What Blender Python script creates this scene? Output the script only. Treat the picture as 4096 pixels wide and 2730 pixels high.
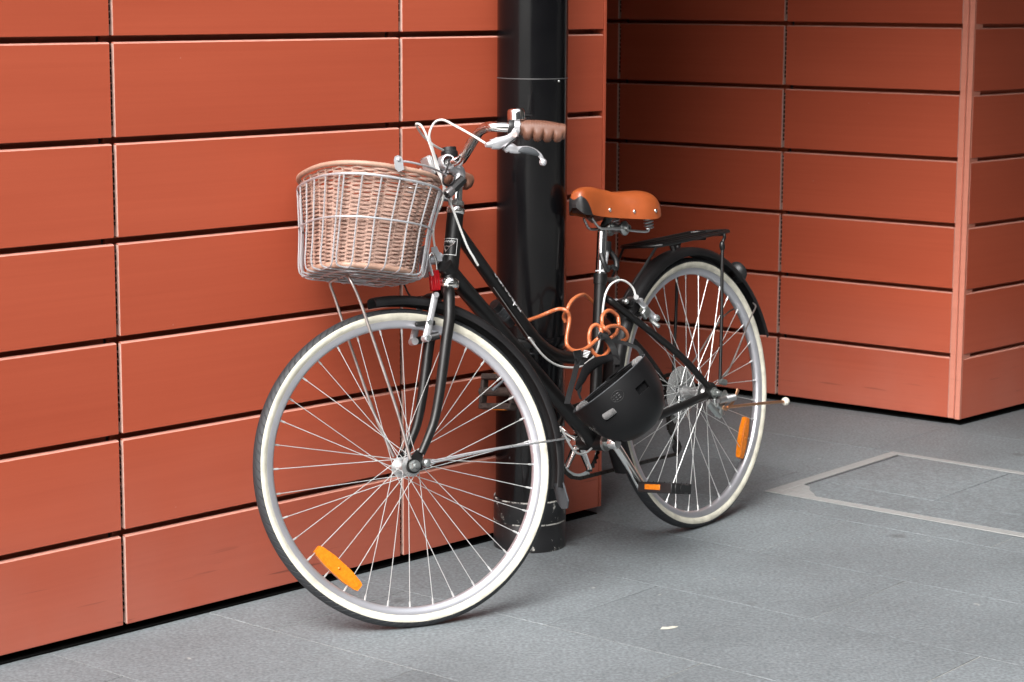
import bpy, bmesh, math, random
from mathutils import Vector, Matrix
random.seed(7)
for o in list(bpy.data.objects): bpy.data.objects.remove(o)
scene = bpy.context.scene
COL = scene.collection
R = math.radians
PI = math.pi

# ------------------------------------------------------------------ camera, sky, sun, exposure
cam_d = bpy.data.cameras.new('camera'); cam = bpy.data.objects.new('camera', cam_d); COL.objects.link(cam)
_r, _u, _w = ((1.0000,0.0008,0.0049),(-0.0050,0.1594,0.9872),(0.0000,0.9872,-0.1594))
cam.matrix_world = Matrix(((_r[0], _u[0], -_w[0], 0), (_r[1], _u[1], -_w[1], 0), (_r[2], _u[2], -_w[2], 1.3575), (0, 0, 0, 1)))
cam_d.sensor_width = 36.0; cam_d.lens = 76.3185
cam_d.clip_start = 0.05; cam_d.clip_end = 400
cam_d.dof.use_dof = True; cam_d.dof.focus_distance = 4.75; cam_d.dof.aperture_fstop = 10
scene.camera = cam

SUN_EL, SUN_AZ = 46.0, 202.0        # azimuth clockwise from +Y (camera looks along +Y)
wd = bpy.data.worlds.new('World'); scene.world = wd; wd.use_nodes = True
nt = wd.node_tree; nt.nodes.clear()
sky = nt.nodes.new('ShaderNodeTexSky'); sky.sky_type = 'NISHITA'; sky.sun_disc = False
sky.sun_elevation = R(SUN_EL); sky.sun_rotation = R(SUN_AZ); sky.air_density = 1.0; sky.dust_density = 4.0
hsv = nt.nodes.new('ShaderNodeHueSaturation'); hsv.inputs['Saturation'].default_value = 0.22
bg = nt.nodes.new('ShaderNodeBackground'); bg.inputs['Strength'].default_value = 0.15
wo = nt.nodes.new('ShaderNodeOutputWorld')
nt.links.new(sky.outputs[0], hsv.inputs['Color']); nt.links.new(hsv.outputs[0], bg.inputs[0]); nt.links.new(bg.outputs[0], wo.inputs[0])
sun_d = bpy.data.lights.new('sun', 'SUN'); sun_d.energy = 1.4; sun_d.angle = R(36); sun_d.color = (1.0, 0.985, 0.96)
sun = bpy.data.objects.new('sun', sun_d); COL.objects.link(sun)
sun.rotation_euler = (R(90 - SUN_EL), 0, R(180 - SUN_AZ)) ; sun.location = (-3, -3, 8)
scene.view_settings.view_transform = 'Standard'; scene.view_settings.look = 'None'
scene.view_settings.gamma = 1.0; scene.view_settings.use_curve_mapping = False
scene.view_settings.exposure = 1.42

# ------------------------------------------------------------------ materials
def newmat(name):
    m = bpy.data.materials.new(name); m.use_nodes = True
    return m, m.node_tree, m.node_tree.nodes['Principled BSDF']
def mat(name, col, rough=0.5, metal=0.0, coat=0.0, spec=0.5, var=0.0, scale=30.0, bump=0.0, bscale=200.0, trans=0.0, sheen=0.0, stretch=None):
    m, t, b = newmat(name)
    b.inputs['Base Color'].default_value = (*col, 1); b.inputs['Roughness'].default_value = rough
    b.inputs['Metallic'].default_value = metal; b.inputs['Coat Weight'].default_value = coat
    b.inputs['Specular IOR Level'].default_value = spec; b.inputs['Transmission Weight'].default_value = trans
    b.inputs['Sheen Weight'].default_value = sheen
    tc = t.nodes.new('ShaderNodeTexCoord')
    src = tc.outputs['Object']
    if stretch:
        mp = t.nodes.new('ShaderNodeMapping'); mp.inputs['Scale'].default_value = stretch
        t.links.new(src, mp.inputs[0]); src = mp.outputs[0]
    if var > 0:
        n = t.nodes.new('ShaderNodeTexNoise'); n.inputs['Scale'].default_value = scale; n.inputs['Detail'].default_value = 5
        t.links.new(src, n.inputs['Vector'])
        mr = t.nodes.new('ShaderNodeMapRange'); mr.inputs[1].default_value = 0.25; mr.inputs[2].default_value = 0.75
        mr.inputs[3].default_value = 1 - var; mr.inputs[4].default_value = 1 + var
        t.links.new(n.outputs[0], mr.inputs[0])
        mx = t.nodes.new('ShaderNodeMix'); mx.data_type = 'RGBA'; mx.blend_type = 'MULTIPLY'; mx.inputs[0].default_value = 1
        mx.inputs[6].default_value = (*col, 1); t.links.new(mr.outputs[0], mx.inputs[7])
        t.links.new(mx.outputs[2], b.inputs['Base Color'])
        rr = t.nodes.new('ShaderNodeMapRange'); rr.inputs[3].default_value = max(0.02, rough - 0.07); rr.inputs[4].default_value = min(1, rough + 0.1)
        t.links.new(n.outputs[0], rr.inputs[0]); t.links.new(rr.outputs[0], b.inputs['Roughness'])
    if bump > 0:
        n2 = t.nodes.new('ShaderNodeTexNoise'); n2.inputs['Scale'].default_value = bscale; n2.inputs['Detail'].default_value = 3
        t.links.new(src, n2.inputs['Vector'])
        bp = t.nodes.new('ShaderNodeBump'); bp.inputs['Strength'].default_value = bump; bp.inputs['Distance'].default_value = 0.002
        t.links.new(n2.outputs[0], bp.inputs['Height']); t.links.new(bp.outputs[0], b.inputs['Normal'])
    return m

def terracotta(name, base, rough=0.42):
    m, t, b = newmat(name)
    L = t.links.new
    tc = t.nodes.new('ShaderNodeTexCoord'); oi = t.nodes.new('ShaderNodeObjectInfo'); geo = t.nodes.new('ShaderNodeNewGeometry')
    add = t.nodes.new('ShaderNodeVectorMath'); add.operation = 'MULTIPLY_ADD'
    add.inputs[1].default_value = (1, 1, 1)
    sc = t.nodes.new('ShaderNodeVectorMath'); sc.operation = 'SCALE'; sc.inputs[0].default_value = (7.3, 3.1, 11.7)
    L(oi.outputs['Random'], sc.inputs['Scale']); L(tc.outputs['Object'], add.inputs[0]); L(sc.outputs[0], add.inputs[2])
    mp = t.nodes.new('ShaderNodeMapping'); mp.inputs['Scale'].default_value = (1.3, 1, 95); L(add.outputs[0], mp.inputs[0])
    n1 = t.nodes.new('ShaderNodeTexNoise'); n1.inputs['Scale'].default_value = 1.0; n1.inputs['Detail'].default_value = 6; n1.inputs['Roughness'].default_value = 0.6; L(mp.outputs[0], n1.inputs['Vector'])
    mpb = t.nodes.new('ShaderNodeMapping'); mpb.inputs['Scale'].default_value = (1.6, 1, 11); L(add.outputs[0], mpb.inputs[0])
    n2 = t.nodes.new('ShaderNodeTexNoise'); n2.inputs['Scale'].default_value = 1.0; n2.inputs['Detail'].default_value = 4; L(mpb.outputs[0], n2.inputs['Vector'])
    n3 = t.nodes.new('ShaderNodeTexNoise'); n3.inputs['Scale'].default_value = 420; n3.inputs['Detail'].default_value = 2; L(add.outputs[0], n3.inputs['Vector'])
    s1 = t.nodes.new('ShaderNodeMath'); s1.operation = 'ADD'; L(n1.outputs[0], s1.inputs[0]); L(n2.outputs[0], s1.inputs[1])
    s2 = t.nodes.new('ShaderNodeMath'); s2.operation = 'MULTIPLY_ADD'; s2.inputs[1].default_value = 0.35; L(n3.outputs[0], s2.inputs[0]); L(s1.outputs[0], s2.inputs[2])
    s3 = t.nodes.new('ShaderNodeMath'); s3.operation = 'MULTIPLY_ADD'; s3.inputs[1].default_value = 0.62; L(oi.outputs['Random'], s3.inputs[0]); L(s2.outputs[0], s3.inputs[2])
    mr = t.nodes.new('ShaderNodeMapRange'); mr.inputs[1].default_value = 0.92; mr.inputs[2].default_value = 2.0; L(s3.outputs[0], mr.inputs[0])
    cr = t.nodes.new('ShaderNodeValToRGB'); L(mr.outputs[0], cr.inputs[0])
    cr.color_ramp.elements[0].color = (base[0]*0.90, base[1]*0.86, base[2]*0.84, 1); cr.color_ramp.elements[1].color = (base[0]*1.08, base[1]*1.12, base[2]*1.13, 1)
    # noisy paling towards the wall foot and sparse pale flecks
    sep = t.nodes.new('ShaderNodeSeparateXYZ'); L(geo.outputs['Position'], sep.inputs[0])
    dz = t.nodes.new('ShaderNodeMapRange'); dz.inputs[1].default_value = 0.0; dz.inputs[2].default_value = 0.42; dz.inputs[3].default_value = 0.34; dz.inputs[4].default_value = 0.0; L(sep.outputs['Z'], dz.inputs[0])
    nd = t.nodes.new('ShaderNodeTexNoise'); nd.inputs['Scale'].default_value = 4.5; nd.inputs['Detail'].default_value = 5; L(geo.outputs['Position'], nd.inputs['Vector'])
    dm = t.nodes.new('ShaderNodeMath'); dm.operation = 'MULTIPLY'; L(dz.outputs[0], dm.inputs[0]); L(nd.outputs[0], dm.inputs[1])
    vo = t.nodes.new('ShaderNodeTexVoronoi'); vo.inputs['Scale'].default_value = 26; L(add.outputs[0], vo.inputs['Vector'])
    fl = t.nodes.new('ShaderNodeMapRange'); fl.inputs[1].default_value = 0.028; fl.inputs[2].default_value = 0.05; fl.inputs[3].default_value = 0.45; fl.inputs[4].default_value = 0.0; L(vo.outputs['Distance'], fl.inputs[0])
    gate = t.nodes.new('ShaderNodeMath'); gate.operation = 'GREATER_THAN'; gate.inputs[1].default_value = 0.93
    sx = t.nodes.new('ShaderNodeSeparateColor'); L(vo.outputs['Color'], sx.inputs[0]); L(sx.outputs[0], gate.inputs[0])
    fg = t.nodes.new('ShaderNodeMath'); fg.operation = 'MULTIPLY'; L(fl.outputs[0], fg.inputs[0]); L(gate.outputs[0], fg.inputs[1])
    mx = t.nodes.new('ShaderNodeMath'); mx.operation = 'MAXIMUM'; L(dm.outputs[0], mx.inputs[0]); L(fg.outputs[0], mx.inputs[1])
    mc = t.nodes.new('ShaderNodeMix'); mc.data_type = 'RGBA'; L(mx.outputs[0], mc.inputs[0]); L(cr.outputs[0], mc.inputs[6]); mc.inputs[7].default_value = (0.46, 0.27, 0.23, 1)
    # dark scuffs near the ground
    mps = t.nodes.new('ShaderNodeMapping'); mps.inputs['Scale'].default_value = (3.0, 3.0, 60); mps.inputs['Rotation'].default_value = (0.05, 0.04, 0); L(geo.outputs['Position'], mps.inputs[0])
    ns = t.nodes.new('ShaderNodeTexNoise'); ns.inputs['Scale'].default_value = 1.3; ns.inputs['Detail'].default_value = 3; L(mps.outputs[0], ns.inputs['Vector'])
    sm = t.nodes.new('ShaderNodeMapRange'); sm.inputs[1].default_value = 0.66; sm.inputs[2].default_value = 0.72; sm.inputs[3].default_value = 0; sm.inputs[4].default_value = 0.5; L(ns.outputs[0], sm.inputs[0])
    sz = t.nodes.new('ShaderNodeMapRange'); sz.inputs[1].default_value = 0.05; sz.inputs[2].default_value = 0.2; sz.inputs[3].default_value = 1; sz.inputs[4].default_value = 0; L(sep.outputs['Z'], sz.inputs[0])
    sq = t.nodes.new('ShaderNodeMath'); sq.operation = 'MULTIPLY'; L(sm.outputs[0], sq.inputs[0]); L(sz.outputs[0], sq.inputs[1])
    md = t.nodes.new('ShaderNodeMix'); md.data_type = 'RGBA'; L(sq.outputs[0], md.inputs[0]); L(mc.outputs[2], md.inputs[6]); md.inputs[7].default_value = (0.06, 0.03, 0.025, 1)
    L(md.outputs[2], b.inputs['Base Color'])
    b.inputs['Roughness'].default_value = rough; b.inputs['Specular IOR Level'].default_value = 0.25
    bp = t.nodes.new('ShaderNodeBump'); bp.inputs['Strength'].default_value = 0.12; bp.inputs['Distance'].default_value = 0.001
    L(s2.outputs[0], bp.inputs['Height']); L(bp.outputs[0], b.inputs['Normal'])
    return m

def paving(name, base):
    m, t, b = newmat(name); L = t.links.new
    geo = t.nodes.new('ShaderNodeNewGeometry'); oi = t.nodes.new('ShaderNodeObjectInfo')
    n1 = t.nodes.new('ShaderNodeTexNoise'); n1.inputs['Scale'].default_value = 105; n1.inputs['Detail'].default_value = 8; n1.inputs['Roughness'].default_value = 0.65; L(geo.outputs['Position'], n1.inputs['Vector'])
    n2 = t.nodes.new('ShaderNodeTexNoise'); n2.inputs['Scale'].default_value = 2.1; n2.inputs['Detail'].default_value = 5; L(geo.outputs['Position'], n2.inputs['Vector'])
    n4 = t.nodes.new('ShaderNodeTexNoise'); n4.inputs['Scale'].default_value = 28; n4.inputs['Detail'].default_value = 5; L(geo.outputs['Position'], n4.inputs['Vector'])
    a = t.nodes.new('ShaderNodeMath'); a.operation = 'MULTIPLY_ADD'; a.inputs[1].default_value = 1.5; L(n1.outputs[0], a.inputs[0]); L(n2.outputs[0], a.inputs[2])
    a2 = t.nodes.new('ShaderNodeMath'); a2.operation = 'MULTIPLY_ADD'; a2.inputs[1].default_value = 0.5; L(n4.outputs[0], a2.inputs[0]); L(a.outputs[0], a2.inputs[2])
    a3 = t.nodes.new('ShaderNodeMath'); a3.operation = 'MULTIPLY_ADD'; a3.inputs[1].default_value = 0.2; L(oi.outputs['Random'], a3.inputs[0]); L(a2.outputs[0], a3.inputs[2])
    mr = t.nodes.new('ShaderNodeMapRange'); mr.inputs[1].default_value = 1.0; mr.inputs[2].default_value = 2.1; mr.inputs[3].default_value = 0.62; mr.inputs[4].default_value = 1.38; L(a3.outputs[0], mr.inputs[0])
    mx = t.nodes.new('ShaderNodeMix'); mx.data_type = 'RGBA'; mx.blend_type = 'MULTIPLY'; mx.inputs[0].default_value = 1; mx.inputs[6].default_value = (*base, 1); L(mr.outputs[0], mx.inputs[7])
    ns = t.nodes.new('ShaderNodeTexNoise'); ns.inputs['Scale'].default_value = 130; ns.inputs['Detail'].default_value = 1.5; L(geo.outputs['Position'], ns.inputs['Vector'])
    sr = t.nodes.new('ShaderNodeMapRange'); sr.inputs[1].default_value = 0.36; sr.inputs[2].default_value = 0.64; sr.inputs[3].default_value = 0.81; sr.inputs[4].default_value = 1.18; L(ns.outputs[0], sr.inputs[0])
    mxs = t.nodes.new('ShaderNodeMix'); mxs.data_type = 'RGBA'; mxs.blend_type = 'MULTIPLY'; mxs.inputs[0].default_value = 1; L(mx.outputs[2], mxs.inputs[6]); L(sr.outputs[0], mxs.inputs[7]); mx = mxs
    # dark gum spots and pale flecks
    def spots(scale, r0, r1, thr, amt):
        vo = t.nodes.new('ShaderNodeTexVoronoi'); vo.inputs['Scale'].default_value = scale; vo.inputs['Randomness'].default_value = 1
        nv = t.nodes.new('ShaderNodeTexNoise'); nv.inputs['Scale'].default_value = 60; L(geo.outputs['Position'], nv.inputs['Vector'])
        vm = t.nodes.new('ShaderNodeVectorMath'); vm.operation = 'MULTIPLY_ADD'; vm.inputs[1].default_value = (0.03, 0.03, 0); L(nv.outputs['Color'], vm.inputs[0]); L(geo.outputs['Position'], vm.inputs[2]); L(vm.outputs[0], vo.inputs['Vector'])
        f = t.nodes.new('ShaderNodeMapRange'); f.inputs[1].default_value = r0; f.inputs[2].default_value = r1; f.inputs[3].default_value = amt; f.inputs[4].default_value = 0; L(vo.outputs['Distance'], f.inputs[0])
        s = t.nodes.new('ShaderNodeSeparateColor'); L(vo.outputs['Color'], s.inputs[0])
        g = t.nodes.new('ShaderNodeMath'); g.operation = 'GREATER_THAN'; g.inputs[1].default_value = thr; L(s.outputs[0], g.inputs[0])
        q = t.nodes.new('ShaderNodeMath'); q.operation = 'MULTIPLY'; L(f.outputs[0], q.inputs[0]); L(g.outputs[0], q.inputs[1])
        return q.outputs[0]
    m1 = t.nodes.new('ShaderNodeMix'); m1.data_type = 'RGBA'; L(spots(5.0, 0.06, 0.13, 0.62, 0.5), m1.inputs[0]); L(mx.outputs[2], m1.inputs[6]); m1.inputs[7].default_value = (0.05, 0.05, 0.05, 1)
    m2 = t.nodes.new('ShaderNodeMix'); m2.data_type = 'RGBA'; L(spots(14.0, 0.04, 0.08, 0.86, 0.6), m2.inputs[0]); L(m1.outputs[2], m2.inputs[6]); m2.inputs[7].default_value = (0.42, 0.41, 0.38, 1)
    L(m2.outputs[2], b.inputs['Base Color'])
    rr = t.nodes.new('ShaderNodeMapRange'); rr.inputs[3].default_value = 0.5; rr.inputs[4].default_value = 0.8; L(n2.outputs[0], rr.inputs[0]); L(rr.outputs[0], b.inputs['Roughness'])
    bp = t.nodes.new('ShaderNodeBump'); bp.inputs['Strength'].default_value = 0.25; bp.inputs['Distance'].default_value = 0.0015; L(a.outputs[0], bp.inputs['Height']); L(bp.outputs[0], b.inputs['Normal'])
    return m

def worn_black(name, t0=0.61):
    # gloss black paint chipped down to pale primer near edges
    m, t, b = newmat(name); L = t.links.new
    tc = t.nodes.new('ShaderNodeTexCoord')
    n = t.nodes.new('ShaderNodeTexNoise'); n.inputs['Scale'].default_value = 38; n.inputs['Detail'].default_value = 6; n.inputs['Roughness'].default_value = 0.7; L(tc.outputs['Object'], n.inputs['Vector'])
    r_ = t.nodes.new('ShaderNodeMapRange'); r_.inputs[1].default_value = t0; r_.inputs[2].default_value = t0 + 0.05; L(n.outputs[0], r_.inputs[0])
    mx = t.nodes.new('ShaderNodeMix'); mx.data_type = 'RGBA'; L(r_.outputs[0], mx.inputs[0]); mx.inputs[6].default_value = (0.014, 0.014, 0.015, 1); mx.inputs[7].default_value = (0.40, 0.39, 0.36, 1)
    L(mx.outputs[2], b.inputs['Base Color'])
    q = t.nodes.new('ShaderNodeMapRange'); q.inputs[3].default_value = 0.3; q.inputs[4].default_value = 0.75; L(r_.outputs[0], q.inputs[0]); L(q.outputs[0], b.inputs['Roughness'])
    return m

def scratched(name):
    m, t, b = newmat(name); L = t.links.new
    tc = t.nodes.new('ShaderNodeTexCoord')
    mp = t.nodes.new('ShaderNodeMapping'); mp.inputs['Scale'].default_value = (60, 60, 22); mp.inputs['Rotation'].default_value = (0.5, 0.3, 0.2); L(tc.outputs['Object'], mp.inputs[0])
    n = t.nodes.new('ShaderNodeTexNoise'); n.inputs['Scale'].default_value = 1.0; n.inputs['Detail'].default_value = 3; L(mp.outputs[0], n.inputs['Vector'])
    r_ = t.nodes.new('ShaderNodeMapRange'); r_.inputs[1].default_value = 0.735; r_.inputs[2].default_value = 0.76; r_.inputs[4].default_value = 0.55; L(n.outputs[0], r_.inputs[0])
    mx = t.nodes.new('ShaderNodeMix'); mx.data_type = 'RGBA'; L(r_.outputs[0], mx.inputs[0]); mx.inputs[6].default_value = (0.0034, 0.0034, 0.0040, 1); mx.inputs[7].default_value = (0.16, 0.16, 0.16, 1); L(mx.outputs[2], b.inputs['Base Color'])
    n2 = t.nodes.new('ShaderNodeTexNoise'); n2.inputs['Scale'].default_value = 7; n2.inputs['Detail'].default_value = 6; L(tc.outputs['Object'], n2.inputs['Vector'])
    q = t.nodes.new('ShaderNodeMapRange'); q.inputs[1].default_value = 0.3; q.inputs[2].default_value = 0.7; q.inputs[3].default_value = 0.10; q.inputs[4].default_value = 0.26; L(n2.outputs[0], q.inputs[0]); L(q.outputs[0], b.inputs['Roughness'])
    b.inputs['Specular IOR Level'].default_value = 0.32
    bp = t.nodes.new('ShaderNodeBump'); bp.inputs['Strength'].default_value = 0.03; bp.inputs['Distance'].default_value = 0.002; L(n2.outputs[0], bp.inputs['Height']); L(bp.outputs[0], b.inputs['Normal'])
    return m

def tyre_tread(name):
    m, t, b = newmat(name); L = t.links.new
    tc = t.nodes.new('ShaderNodeTexCoord'); sp = t.nodes.new('ShaderNodeSeparateXYZ'); L(tc.outputs['Object'], sp.inputs[0])
    at = t.nodes.new('ShaderNodeMath'); at.operation = 'ARCTAN2'; L(sp.outputs['Z'], at.inputs[0]); L(sp.outputs['X'], at.inputs[1])
    ay = t.nodes.new('ShaderNodeMath'); ay.operation = 'ABSOLUTE'; L(sp.outputs['Y'], ay.inputs[0])
    k = t.nodes.new('ShaderNodeMath'); k.operation = 'MULTIPLY_ADD'; k.inputs[1].default_value = 5.0; L(ay.outputs[0], k.inputs[0]); L(at.outputs[0], k.inputs[2])
    s = t.nodes.new('ShaderNodeMath'); s.operation = 'MULTIPLY'; s.inputs[1].default_value = 110; L(k.outputs[0], s.inputs[0])
    sn = t.nodes.new('ShaderNodeMath'); sn.operation = 'SINE'; L(s.outputs[0], sn.inputs[0])
    st = t.nodes.new('ShaderNodeMapRange'); st.inputs[1].default_value = 0.75; st.inputs[2].default_value = 0.95; st.inputs[3].default_value = 1; st.inputs[4].default_value = 0; L(sn.outputs[0], st.inputs[0])
    n = t.nodes.new('ShaderNodeTexNoise'); n.inputs['Scale'].default_value = 60; n.inputs['Detail'].default_value = 4; L(tc.outputs['Object'], n.inputs['Vector'])
    mr = t.nodes.new('ShaderNodeMapRange'); mr.inputs[3].default_value = 0.7; mr.inputs[4].default_value = 1.3; L(n.outputs[0], mr.inputs[0])
    mx = t.nodes.new('ShaderNodeMix'); mx.data_type = 'RGBA'; mx.blend_type = 'MULTIPLY'; mx.inputs[0].default_value = 1; mx.inputs[6].default_value = (0.021, 0.023, 0.026, 1); L(mr.outputs[0], mx.inputs[7])
    L(mx.outputs[2], b.inputs['Base Color']); b.inputs['Roughness'].default_value = 0.62
    bp = t.nodes.new('ShaderNodeBump'); bp.inputs['Strength'].default_value = 1.0; bp.inputs['Distance'].default_value = 0.002; L(st.outputs[0], bp.inputs['Height']); L(bp.outputs[0], b.inputs['Normal'])
    return m

TERRA = (0.415, 0.080, 0.039)
M_terra = terracotta('terracotta', TERRA)
M_terra_cut = mat('terracotta_cut_edge', (0.56, 0.36, 0.30), 0.7, var=0.15, scale=60)
M_terra_top = mat('terracotta_lit_edge', (0.56, 0.25, 0.19), 0.5, var=0.12, scale=50)  # paler colour stands in for the lit highlight along panel tops
M_dark = mat('cavity_dark', (0.02, 0.012, 0.01), 0.9, var=0.2)
M_gap_shade = mat('gap_shade_black', (0.004, 0.004, 0.004), 0.95, spec=0.05, var=0.3)
M_rail = mat('grey_rail', (0.10, 0.10, 0.10), 0.5, metal=0.5, var=0.2)
M_slab = paving('bluestone_paving', (0.137, 0.155, 0.164))
M_joint = mat('joint_mortar', (0.27, 0.268, 0.25), 0.9, var=0.4, scale=5)
M_cover = mat('cover_frame_metal', (0.27, 0.275, 0.27), 0.6, metal=0.1, var=0.12, scale=90, bump=0.1)
M_pole = scratched('gloss_black_paint')
M_polebase = worn_black('chipped_black_paint')
M_chip = worn_black('chipped_rim_paint', 0.46)
M_frame = mat('satin_black_paint', (0.006, 0.0055, 0.0055), 0.38, spec=0.4, coat=0.05, var=0.12, scale=25)
M_fender = mat('black_mudguard', (0.010, 0.0095, 0.010), 0.42, spec=0.35, var=0.2, scale=15)
M_plastic = mat('black_plastic', (0.010, 0.010, 0.0105), 0.42, var=0.12, scale=50)
M_rubber = mat('grey_rubber', (0.05, 0.055, 0.06), 0.7, var=0.15)
M_tread = tyre_tread('tyre_tread')
M_white = mat('cream_sidewall', (0.56, 0.535, 0.445), 0.6, var=0.22, scale=38, bump=0.25, bscale=420)
M_rim = mat('rim_alloy', (0.62, 0.62, 0.66), 0.32, metal=0.75, var=0.05, scale=12)
M_alloy = mat('brushed_alloy', (0.55, 0.55, 0.55), 0.28, metal=0.9, var=0.08, scale=40)
M_cast = mat('silver_casting', (0.62, 0.62, 0.64), 0.30, metal=0.65, var=0.06, scale=40)
M_chrome = mat('chrome', (0.85, 0.84, 0.82), 0.07, metal=1.0, var=0.03, scale=60)
M_zinc = mat('zinc_bolt', (0.45, 0.47, 0.46), 0.3, metal=0.9, var=0.15, scale=90)
M_spoke = mat('spoke_steel', (0.62, 0.63, 0.62), 0.32, metal=0.5)
M_wire = mat('silver_wire', (0.50, 0.51, 0.53), 0.36, metal=0.55, var=0.05)
M_stay = mat('dull_chromed_stay', (0.46, 0.42, 0.40), 0.3, metal=0.85, var=0.2, scale=30)
M_wicker = mat('wicker_cane', (0.375, 0.243, 0.195), 0.5, var=0.2, scale=34, spec=0.4)
M_wickrim = mat('wicker_binding', (0.37, 0.225, 0.165), 0.5, var=0.18, scale=60)
M_leather = mat('tan_saddle_leather', (0.27, 0.060, 0.015), 0.36, coat=0.1, var=0.16, scale=22, bump=0.16, bscale=420)
M_grip = mat('brown_grip_rubber', (0.135, 0.060, 0.038), 0.45, var=0.08, scale=30)
M_cable = mat('white_cable_sleeve', (0.60, 0.60, 0.58), 0.32, var=0.04)
M_orange = mat('orange_reflector', (0.66, 0.18, 0.008), 0.22, coat=0.5, var=0.18, scale=160, bump=0.3, bscale=500)
M_clearref = mat('clear_reflector', (0.35, 0.35, 0.35), 0.15, metal=0.3, coat=0.5, bump=0.5, bscale=600)
M_lock = mat('orange_lock_cable', (0.50, 0.14, 0.052), 0.28, coat=0.5, var=0.14, scale=260, stretch=(1, 1, 1))
M_red = mat('red_enamel', (0.36, 0.006, 0.010), 0.18, coat=0.6, var=0.1, scale=40)
M_helmet = mat('matt_black_shell', (0.006, 0.006, 0.0065), 0.45, spec=0.28, var=0.12, scale=12)
M_liner = mat('black_foam', (0.006, 0.006, 0.0065), 0.9, spec=0.12, var=0.25, scale=70, bump=0.4)
M_fleece = mat('grey_fleece_pad', (0.11, 0.108, 0.108), 0.95, var=0.5, scale=55, bump=0.8, bscale=180, sheen=0.4)
M_buckle = mat('buckle_plastic', (0.022, 0.023, 0.024), 0.35, var=0.1)
M_webbing = mat('grey_black_webbing', (0.011, 0.0115, 0.012), 0.7, spec=0.2, var=0.2, scale=220, bump=0.3, bscale=600)
M_chain = mat('oiled_chain', (0.03, 0.027, 0.024), 0.45, metal=0.6, var=0.3, scale=200)
M_disc = mat('clear_spoke_guard', (0.80, 0.81, 0.80), 0.18, trans=0.75, coat=0.3)
M_copper = mat('coppery_stand_rod', (0.56, 0.30, 0.17), 0.3, metal=0.85, var=0.2, scale=60)
M_ivory = mat('ivory_plastic', (0.55, 0.53, 0.46), 0.4)
M_print = mat('silver_print', (0.72, 0.72, 0.72), 0.45)
M_badge = mat('badge_silver_pink', (0.55, 0.45, 0.43), 0.35, metal=0.5)
M_lens = mat('torch_lens', (0.13, 0.12, 0.12), 0.12, metal=0.4, coat=0.6)
M_green = mat('green_cap', (0.05, 0.22, 0.08), 0.4)
M_pedal = mat('worn_pedal_plastic', (0.055, 0.040, 0.034), 0.6, var=0.3, scale=60)

# ------------------------------------------------------------------ mesh helpers
def catmull(pts, n=6, closed=False):
    P = [Vector(p) for p in pts]
    if len(P) < 3: return P
    out = []; N = len(P)
    rng = range(N) if closed else range(N - 1)
    for i in rng:
        p1, p2 = P[i], P[(i + 1) % N]
        p0 = P[(i - 1) % N] if (closed or i > 0) else p1 * 2 - p2
        p3 = P[(i + 2) % N] if (closed or i + 2 < N) else p2 * 2 - p1
        for k in range(n):
            t = k / n
            out.append(0.5 * ((2 * p1) + (p2 - p0) * t + (2 * p0 - 5 * p1 + 4 * p2 - p3) * t * t + (3 * p1 - p0 - 3 * p2 + p3) * t ** 3))
    if not closed: out.append(P[-1])
    return out
def lerpl(vals, n):
    out = []
    for i in range(len(vals) - 1):
        for k in range(n): out.append(vals[i] + (vals[i + 1] - vals[i]) * k / n)
    return out + [vals[-1]]

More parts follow.
